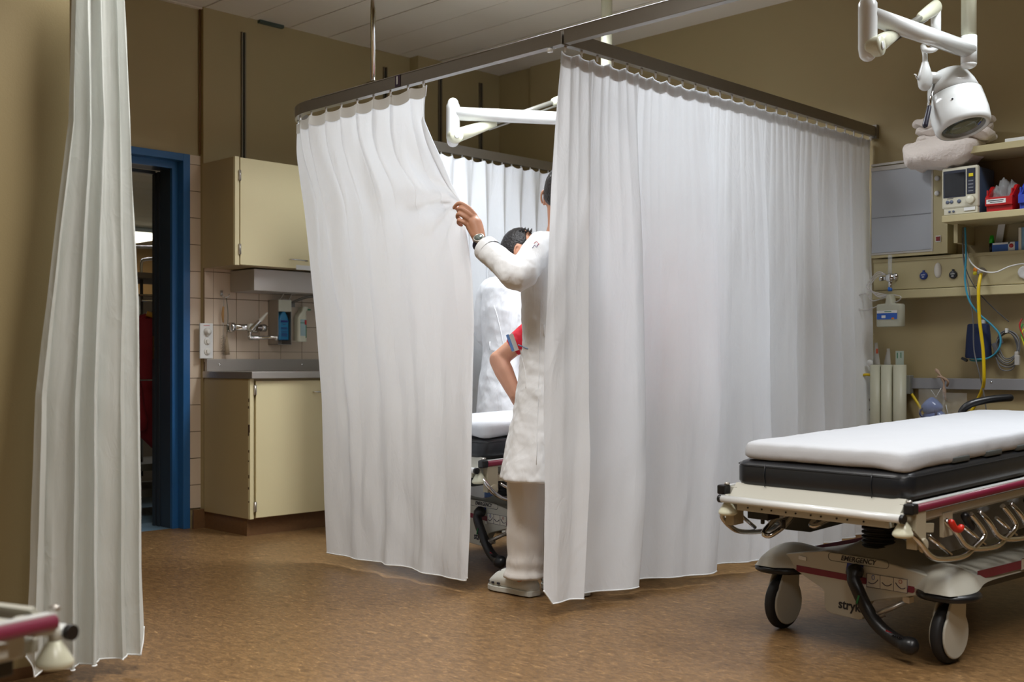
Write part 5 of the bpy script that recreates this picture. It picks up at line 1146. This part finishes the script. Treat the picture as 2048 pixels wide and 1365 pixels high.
def clog(t, x, y, yaw, lab=None):
    M = Matrix.Rotation(yaw, 3, 'Z') @ Matrix.Diagonal((.96, .96, 1.35)); O_ = Vector((x, y, 0))
    secs = [(-.125, .020, .030, .012), (-.118, .036, .055, .010), (-.08, .042, .062, .008), (-.03, .043, .060, .010), (.02, .047, .074, .010), (.07, .054, .074, .010), (.11, .052, .060, .010), (.14, .040, .044, .012), (.155, .018, .028, .016)]
    b = MB(); rings = []
    for sx, w, h, zb in secs:
        ring = []
        for k in range(20):
            a = 2*PI*k/20; yy = w*math.copysign(abs(math.cos(a))**.7, math.cos(a)); zz = zb+(h-zb)*(.5+.5*math.sin(a))
            if math.sin(a) > 0: yy *= 1-.30*math.sin(a)
            ring.append(O_+M @ Vector((sx, yy, zz)))
        rings.append(ring)
    b.loft(rings); sh = part('clog', b, SHOE, t)
    b = MB(); rings = []
    for sx, w in ((-.128, .024), (-.12, .038), (-.08, .045), (-.03, .045), (.02, .049), (.07, .057), (.11, .055), (.142, .042), (.158, .018)):
        rings.append([O_+M @ Vector((sx, yy, zz)) for yy, zz in ((-w, .003), (w, .003), (w+.001, .020), (-w-.001, .020))])
    b.loft(rings, smooth=False); part('clog_sole', b, SHOE, sh, .003)
    b = MB()
    for sx, yy, zz in ((.10, .012, .060), (.10, -.018, .059), (.075, .024, .068), (.075, -.004, .073), (.125, .020, .046), (.05, .010, .073), (.06, -.028, .067)):
        b.ell(O_+M @ Vector((sx, yy, zz)), (.0045, .0045, .004), 8, 6)
    for sx, yy in ((.128, .040), (.095, .053), (.06, .052), (.128, -.040), (.095, -.052)): b.box(O_+M @ Vector((sx, yy*.98, .030)), (.012, .010, .009), rz=yaw)
    part('vent_hole', b, INK, sh)
def vlimb(mb, pts, rad, n=12): limb(mb, [atD(*p) for p in pts], rad, n)

# the doctor drawing the curtain
d1 = thing('person', 'person in long white coat seen from behind, left hand with watch drawing the curtain aside', 'person', (3.59, 3.29, 0))
N1 = (3.61, 3.275); YW = math.radians(103)
S1, E1, W1 = Vector((3.44, 3.235, 1.475)), atD(1038, 556, 4.57), atD(960, 487, 4.76)
b = MB()
T1, M1 = head(b, (3.618, 3.275, 1.715), math.radians(38), 1.0)
limb(b, [(3.60, 3.27, 1.66), (3.60, 3.27, 1.58), (3.595, 3.28, 1.48)], [.058, .056, .075], 18)
b.loft([oval(3.595, 3.285, z, a, bb_, YW-PI/2) for z, a, bb_ in ((1.52, .07, .06), (1.49, .16, .08), (1.42, .18, .10), (1.25, .165, .11), (1.08, .155, .105), (.95, .165, .12), (.86, .16, .12))])
limb(b, [S1+Vector((.06, 0, .0)), S1, E1], [.06, .055, .045]); limb(b, [E1, E1.lerp(W1, .5), W1], [.043, .040, .028])
R1 = Vector((3.75, 3.30, 1.47)); limb(b, [R1, (3.79, 3.34, 1.22), (3.70, 3.50, 1.08)], [.055, .045, .03])
for hx, hy, ax_, ay in ((3.52, 3.31, 3.505, 3.40), (3.67, 3.29, 3.675, 3.27)): limb(b, [(hx, hy, .92), (hx, hy+.01, .50), (ax_, ay, .07)], [.070, .044, .032])
# right hand (hidden by the curtain) and left hand gripping the cloth
for k in range(4): limb(b, [(3.69, 3.52, 1.06), (3.665, 3.54, 1.03+.012*k), (3.645, 3.545, 1.00+.014*k)], [.018, .010, .008], 10)
limb(b, [(3.69, 3.50, 1.08), (3.67, 3.50, 1.11)], [.025, .009], 10)
vlimb(b, [(960, 487, 4.76), (955, 465, 4.775), (950, 448, 4.785)], [.027, .030, .031], 16)
vlimb(b, [(952, 470, 4.77), (941, 452, 4.79), (934, 446, 4.795)], [.024, .022, .014])
vlimb(b, [(957, 455, 4.785), (949, 438, 4.79), (947, 430, 4.79)], [.022, .020, .012])
FG = [[(950, 431, 4.79), (936, 415, 4.785), (922, 407, 4.79), (914, 409, 4.80), (908, 416, 4.815)],
      [(948, 437, 4.785), (934, 425, 4.775), (921, 417, 4.78), (917, 422, 4.80), (922, 430, 4.82)],
      [(944, 446, 4.785), (931, 435, 4.773), (918, 428, 4.78), (915, 435, 4.80), (921, 441, 4.82)],
      [(939, 454, 4.79), (928, 446, 4.777), (918, 441, 4.785), (917, 447, 4.80), (923, 451, 4.82)]]
for f, r_ in zip(FG, (.0092, .0096, .0092, .0082)): vlimb(b, f, [r_*1.15, r_*1.08, r_*1.05, r_*.95, r_*.85], 12)
vlimb(b, [(945, 462, 4.80), (936, 442, 4.83), (924, 424, 4.835), (913, 417, 4.83)], [.016, .012, .0105, .009])
bd = part('body', b, SKIN, d1); remesh(bd, .0038, 2)
b = MB(); hair(b, (3.618, 3.275, 1.715), math.radians(38), 1.0, 0, .3); part('hair', b, HAIR, d1)
b = MB()
for sy in (-1, 1): b.ell(T1(.088, sy*.030, .004), (.011, .011, .011), 12, 8)
part('eye', b, LABEL, d1)
# white coat
b = MB()
cs = [(1.535, .085, .075, 3.60, 3.28), (1.51, .15, .095, 3.60, 3.28), (1.48, .195, .11, 3.60, 3.28), (1.40, .205, .125, 3.597, 3.285), (1.25, .19, .130, 3.595, 3.29), (1.10, .178, .130, 3.60, 3.29), (.95, .19, .145, 3.60, 3.295), (.78, .215, .160, 3.60, 3.30), (.62, .248, .176, 3.590, 3.310), (.515, .268, .186, 3.584, 3.312), (.505, .266, .184, 3.584, 3.312)]
b.loft([oval(cx, cy, z, a, bb_, YW-PI/2, 56, .92, .022*max(0, (1.2-z)), 1) for z, a, bb_, cx, cy in cs[::-1]])
limb(b, [S1+Vector((.07, .0, -.01)), S1, S1.lerp(E1, .5), E1, E1.lerp(W1, .3)], [.078, .070, .062, .060, .058], 20)
Wc = E1.lerp(W1, .82); P_ = [E1, E1.lerp(W1, .15), E1.lerp(W1, .5), Wc]
b.tube(smooth_path(P_, 5), [.061-.009*(k/15) for k in range(16)], 24)
limb(b, [R1+Vector((-.06, 0, 0)), R1, (3.79, 3.34, 1.22), (3.72, 3.46, 1.10)], [.08, .074, .062, .05], 18)
ct = part('white_coat', b, COAT, d1); remesh(ct, .0075, 3, .014, .065)
b = MB(); ax_ = (W1-E1).normalized(); b.tube([Wc-ax_*.028, Wc+ax_*.010], [.0555, .0550], 28, cap=False); b.tube([Wc+ax_*.010, Wc-ax_*.02], [.0525, .0525], 28, cap=False); part('cuff', b, COAT, ct)
from mathutils.bvhtree import BVHTree
def surf(o):
    bpy.context.view_layer.update(); return o, BVHTree.FromObject(o, bpy.context.evaluated_depsgraph_get())
def on(sf, px, py, lift=.002):
    o, bv = sf; mi = o.matrix_world.inverted(); d = (atD(px, py, 5)-cam.location).normalized()
    h = bv.ray_cast(mi @ cam.location, (mi.to_3x3() @ d).normalized()); p = h[0] if h[0] is not None else mi @ atD(px, py, 4.8)
    return (o.matrix_world @ p)-d*lift
sf = surf(ct)
b = MB(); b.tube([on(sf, 1065, 496), on(sf, 1069, 490), on(sf, 1073, 495), on(sf, 1076, 489)], .0012, 5); part('emblem', b, mat('emblem_navy', (70, 60, 130), .6), ct)
b = MB(); b.tube([on(sf, 1068, 487), on(sf, 1073, 483), on(sf, 1078, 488), on(sf, 1074, 492)], .0012, 5); part('emblem_mark', b, mat('emblem_red', (190, 50, 70), .6), ct)
def strip(x0, x1, y0, y1, sk, nu=6, nv=4, lift=.004): return lambda u, v: on(sf, x0+(x1-x0)*u, y0+(y1-y0)*v+sk*u, lift)
b = MB(); b.grid(strip(1088, 1108, 650, 672, 4), 6, 4); b.tube([on(sf, 1088, 650, .003), on(sf, 1088, 672, .003)], .003, 6); part('half_belt', b, COAT, ct)
b = MB(); b.tube([on(sf, 1036+k*2.2, 690+k*.9, .002) for k in range(10)], .0026, 6); part('pocket_edge', b, mat('pale_blue_piping', (150, 180, 216), .7), ct)
b = MB(); b.tube([on(sf, 1040+12*math.sin(k*.16), 700+k*7, .0) for k in range(12)], .0018, 5); part('seam', b, COAT, ct)
b = MB(); b.tube([on(sf, 1082-.28*k*2.2, 600+k*22, .0) for k in range(16)], .0018, 5); part('seam', b, COAT, ct)
# trousers
for nm, hx, hy, ax_, ay in (('l', 3.515, 3.325, 3.500, 3.395), ('r', 3.665, 3.30, 3.675, 3.27)):
    b = MB(); rings = []
    for z in [.90-.05*k for k in range(15)]+[.17, .15, .13, .11, .09, .07]:
        f = (.90-z)/.84; g = .009*math.sin(z*95)*max(0, .24-z)/.24*1.6+.004*math.sin(z*25+1)
        rings.append(oval(hx+(ax_-hx)*f+.01*math.sin(z*9), hy+(ay-hy)*f, z, .090-.012*f+g+.012*max(0, .2-z)/.2, .098-.012*f+g+.006*max(0, .12-z)/.12, YW-PI/2, 32, .95, .03, z*6))
    b.loft(rings); o = part('trouser_leg', b, TROU, d1); sb = o.modifiers.new('s', 'SUBSURF'); sb.levels = sb.render_levels = 1
    tx = bpy.data.textures.new('folds', 'CLOUDS'); tx.noise_scale = .07; dm = o.modifiers.new('folds', 'DISPLACE'); dm.texture = tx; dm.strength = .012; dm.texture_coords = 'LOCAL'
clog(d1, 3.512, 3.452, math.radians(88)); clog(d1, 3.675, 3.30, math.radians(80))
# watch
wc = E1.lerp(W1, .98); wa = (W1-E1).normalized(); up = Vector((0, 0, 1)); s_ = wa.cross(up).normalized(); v_ = s_.cross(wa).normalized()
tocam = (cam.location-wc).normalized(); tc_ = (tocam-wa*tocam.dot(wa)).normalized(); sd = wa.cross(tc_)
ww = thing('wristwatch', 'steel wristwatch with dark strap on the raised wrist', 'watch', tuple(wc))
b = MB(); b.tube([wc+(tc_*math.cos(a)+sd*math.sin(a))*.0315 for a in [2*PI*k/30 for k in range(30)]], .005, 8, closed=True); b.tube([wc-wa*.006+(tc_*math.cos(a)+sd*math.sin(a))*.0312 for a in [2*PI*k/30 for k in range(30)]], .005, 8, closed=True); b.tube([wc+wa*.006+(tc_*math.cos(a)+sd*math.sin(a))*.0312 for a in [2*PI*k/30 for k in range(30)]], .005, 8, closed=True); part('strap', b, mat('watch_strap', (26, 24, 40), .5), ww)
dd = (tc_*.85-sd*.35).normalized()
if (wc+dd*.03-atD(968, 487, 4.7)).length > (wc+(tc_*.85+sd*.35).normalized()*.03-atD(968, 487, 4.7)).length: dd = (tc_*.85+sd*.35).normalized()
b = MB(); b.lathe([(.022, .026), (.0240, .030), (.0240, .038), (.019, .040), (.0185, .0385)], wc, dd, 24); cs_ = part('watch_case', b, STEEL, ww)
b = MB(); b.lathe([(.0175, .0385), (.0175, .0395)], wc, dd, 24); part('dial', b, mat('watch_dial', (96, 106, 100), .3), cs_)

# the doctor beyond the bed
d2 = thing('person', 'dark haired person in white coat and jeans bending over the bed, turned to the right', 'person', (4.74, 4.68, 0))
HY_ = math.radians(-24); HD_ = math.radians(-46); hc = (4.775, 4.672, 1.655)
b = MB(); T2, M2 = head(b, hc, HD_, 1.06, .14)
limb(b, [(4.745, 4.69, 1.60), (4.73, 4.69, 1.53), (4.715, 4.69, 1.44)], [.06, .06, .08], 18)
b.loft([oval(4.70+.0*z, 4.69, z, a, bb_, HY_) for z, a, bb_ in ((1.47, .07, .09), (1.44, .09, .17), (1.35, .11, .185), (1.15, .11, .165), (.95, .12, .165), (.86, .12, .155))])
limb(b, [(4.72, 4.50, 1.40), (4.66, 4.475, 1.14), (4.90, 4.50, 1.02)], [.055, .045, .03]); limb(b, [(4.74, 4.87, 1.40), (4.76, 4.93, 1.14), (4.96, 4.80, 1.0)], [.055, .045, .03])
for yy in (4.55, 4.74):
    for k in range(4): limb(b, [(4.94, yy-.03, 1.01), (4.99, yy-.02+.014*k-.03, 1.0), (5.02, yy-.02+.012*k-.03, .97)], [.016, .010, .007], 8)
    limb(b, [(4.93, yy, 1.01), (4.96, yy+.04, .99)], [.018, .009], 8)
for yy in (4.60, 4.78): limb(b, [(4.72, yy, .92), (4.73, yy, .5), (4.70, yy, .07)], [.070, .044, .032])
bd = part('body', b, SKIN, d2); remesh(bd, .006, 2)
b = MB(); hair(b, hc, HD_, 1.06, .14, .3, .9); hh = part('hair', b, HAIR, d2)
b = MB()
for k in range(40):
    a = -.6+k*.03; q = Vector(T2(.045-.018*(k % 4), .055*math.sin(a*2.2), .112)); b.tube([q-Vector((0, 0, .01)), q+Vector((.012, -.010, .008+.004*(k % 3)))], [.007, .002], 5)
part('hair_tuft', b, HAIR, hh)
b = MB()
for sy in (-1, 1): b.ell(T2(.088, sy*.030, .004), (.0115, .0115, .0115), 12, 8)
part('eye', b, LABEL, d2)
b = MB()
for sy in (-1, 1): b.tube([T2(.092, sy*.016, .026), T2(.098, sy*.032, .031), T2(.086, sy*.05, .026)], .004, 6)
part('eyebrow', b, HAIR, d2)
b = MB()
cs = [(1.50, .08, .10), (1.475, .10, .16), (1.43, .125, .20), (1.30, .145, .205), (1.12, .135, .185), (1.05, .135, .18), (.95, .15, .19), (.75, .17, .215), (.60, .18, .225), (.59, .18, .224)]
b.loft([oval(4.70, 4.69, z, a, bb_, HY_, 48, .92, .02*max(0, 1.1-z), 2) for z, a, bb_ in cs[::-1]])
limb(b, [(4.72, 4.53, 1.42), (4.70, 4.50, 1.38), (4.655, 4.478, 1.16), (4.68, 4.478, 1.11), (4.88, 4.50, 1.03)], [.085, .08, .068, .066, .052], 18)
limb(b, [(4.73, 4.84, 1.42), (4.74, 4.88, 1.38), (4.76, 4.93, 1.16), (4.94, 4.82, 1.02)], [.085, .08, .066, .05], 18)
ct = part('white_coat', b, COAT, d2); remesh(ct, .009, 3, .016, .10)
sf = surf(ct)
b = MB(); b.grid(lambda u, v: on(sf, 980+40*u, 684+16*v+8*u, .008), 8, 4); b.tube([on(sf, 980, 684, .006), on(sf, 980, 700, .006)], .004, 6); part('half_belt', b, COAT, ct)
b = MB(); b.tube([on(sf, 988+k*2.6, 612+k*7+.5*k*k, .001) for k in range(9)], .002, 5); part('seam', b, COAT, ct)
for yy in (4.60, 4.78):
    b = MB(); b.loft([oval(4.72-.02*f, yy, .9-.83*f, .09-.02*f, .095-.02*f, HY_, 24, .95, .03, f*6) for f in [k/10 for k in range(11)]]); part('jeans_leg', b, mat('blue_denim', (46, 72, 116), .85, bump=.3, bscale=40), d2)
clog(d2, 4.74, 4.60, HY_); clog(d2, 4.74, 4.78, HY_)

# person in red mostly hidden behind the first doctor
d3 = thing('person', 'mostly hidden person in red shirt, only a bare elbow showing behind the coat', 'person', (4.13, 3.42, 0))
hc3 = (4.13, 3.42, 1.60); b = MB(); T3, M3 = head(b, hc3, math.radians(80), .98)
limb(b, [(4.13, 3.41, 1.54), (4.13, 3.40, 1.46), (4.13, 3.39, 1.38)], [.055, .055, .08])
b.loft([oval(4.13, 3.40, z, a, bb_, math.radians(-10)) for z, a, bb_ in ((1.40, .08, .07), (1.36, .16, .09), (1.2, .16, .10), (1.0, .15, .10), (.85, .16, .11))])
SL3, EL3 = Vector((3.96, 3.47, 1.33)), atD(997, 720, 5.24); WR3 = atD(1030, 790, 5.16)
limb(b, [SL3, SL3.lerp(EL3, .5), EL3], [.052, .046, .040]); limb(b, [EL3, EL3.lerp(WR3, .35), WR3], [.043, .044, .030])
limb(b, [WR3, WR3+Vector((.03, .0, -.03)), WR3+Vector((.07, .0, -.05))], [.03, .034, .022])
for k in range(4): limb(b, [WR3+Vector((.06, -.02+.014*k, -.045)), WR3+Vector((.095, -.022+.015*k, -.05)), WR3+Vector((.115, -.022+.015*k, -.065))], [.010, .009, .007], 8)
limb(b, [WR3+Vector((.02, .02, -.02)), WR3+Vector((.06, .045, -.02))], [.012, .008], 8)
limb(b, [(4.30, 3.38, 1.33), (4.36, 3.40, 1.08), (4.32, 3.48, .90)], [.052, .042, .03])
for k in range(4): limb(b, [(4.32, 3.49, .88), (4.305+.013*k, 3.52, .84), (4.305+.012*k, 3.53, .80)], [.014, .009, .007], 8)
limb(b, [(4.31, 3.49, .90), (4.27, 3.51, .86)], [.016, .008], 8)
for hx, fx, fy in ((4.04, 4.02, 3.42), (4.20, 4.24, 3.28)): limb(b, [(hx, 3.40, .88), (hx, 3.40, .48), (fx, fy, .08)], [.070, .044, .032])
bd = part('body', b, SKIN, d3); remesh(bd, .006, 2)
b = MB(); hair(b, hc3, math.radians(80), .98, 0, .3); part('hair', b, HAIR, d3)
b = MB()
for sy in (-1, 1): b.ell(T3(.088, sy*.030, .004), (.011, .011, .011), 12, 8)
part('eye', b, LABEL, d3)
b = MB(); b.loft([oval(4.13, 3.40, z, a, bb_, math.radians(-10), 40, .92, .01) for z, a, bb_ in ((.80, .19, .12), (.81, .19, .125), (1.0, .18, .12), (1.25, .185, .12), (1.36, .17, .10), (1.41, .09, .08))])
limb(b, [SL3+Vector((.04, -.01, .01)), SL3, SL3.lerp(EL3, .76)], [.07, .062, .057], 18); limb(b, [(4.29, 3.38, 1.34), (4.35, 3.39, 1.15)], [.068, .06], 18)
sh3 = part('red_shirt', b, mat('red_shirt_cotton', (188, 24, 44), .85, bump=.3, bscale=16), d3); remesh(sh3, .008, 3, .015, .06)
cp = atD(1025, 686, 4.80)
b = MB(); b.box(cp, (.030, .006, .075), M=Matrix.Rotation(YAW-PI/2, 3, 'Z') @ Matrix.Rotation(-.35, 3, 'Y')); o = solo('notebook', b, LABEL, 'small pale blue edged notebook sticking out of the side pocket of the white coat', 'notebook', bevel=.001)
b = MB(); b.box(cp-Vector((CY, SY, 0))*.004+Vector((SY, -CY, 0))*-.010, (.012, .003, .073), M=Matrix.Rotation(YAW-PI/2, 3, 'Z') @ Matrix.Rotation(-.35, 3, 'Y')); part('blue_edge', b, mat('pale_blue_band', (110, 150, 215), .8), o)
for hx, fx, fy in ((4.04, 4.02, 3.42), (4.20, 4.24, 3.28)):
    b = MB(); b.loft([oval(hx+(fx-hx)*f, 3.40+(fy-3.40)*f, .86-.78*f, .088-.02*f, .092-.02*f, 0, 24, .95, .03, f*6) for f in [k/10 for k in range(11)]]); part('trouser_leg', b, mat('dark_red_trouser', (70, 20, 28), .85), d3)
    b = MB(); M_ = math.radians(75)
    b.loft([[Vector((fx, fy+.03, 0))+Matrix.Rotation(M_, 3, 'Z') @ Vector((sx, w*math.cos(a), .004+h*(.5+.5*math.sin(a)))) for a in [2*PI*k/16 for k in range(16)]] for sx, w, h in ((-.11, .025, .05), (-.09, .04, .085), (-.02, .044, .09), (.05, .048, .07), (.11, .044, .05), (.15, .022, .03))]); part('black_shoe', b, RUBBER, d3)

# stool behind the closed curtain: only its caster and base show under the hem
t = thing('rolling_stool', 'black rolling stool behind the closed curtain, only a caster showing under the hem', 'stool', (5.15, 3.36, 0))
b = MB(); b.lathe([(.17, .50), (.18, .51), (.18, .55), (.16, .57)], (5.15, 3.36, 0), (0, 0, 1), 32); part('seat', b, MATTR, t)
b = MB(); b.cyl((5.15, 3.36, .10), (5.15, 3.36, .50), .02, 14); part('gas_column', b, CHROME, t)
for k in range(5):
    a = math.radians(232+72*k); ex, ey = 5.15+.26*math.cos(a), 3.36+.22*math.sin(a)
    b = MB(); b.tube([(5.15, 3.36, .11), (ex, ey, .075)], [.02, .014], 8); lg = part('leg', b, BLACK, t)
    b = MB(); b.lathe([(.012, -.022), (.03, -.02), (.03, .02), (.012, .022)], (ex, ey, .031), (math.cos(a+1), math.sin(a+1), 0), 18); part('caster', b, RUBBER, lg)
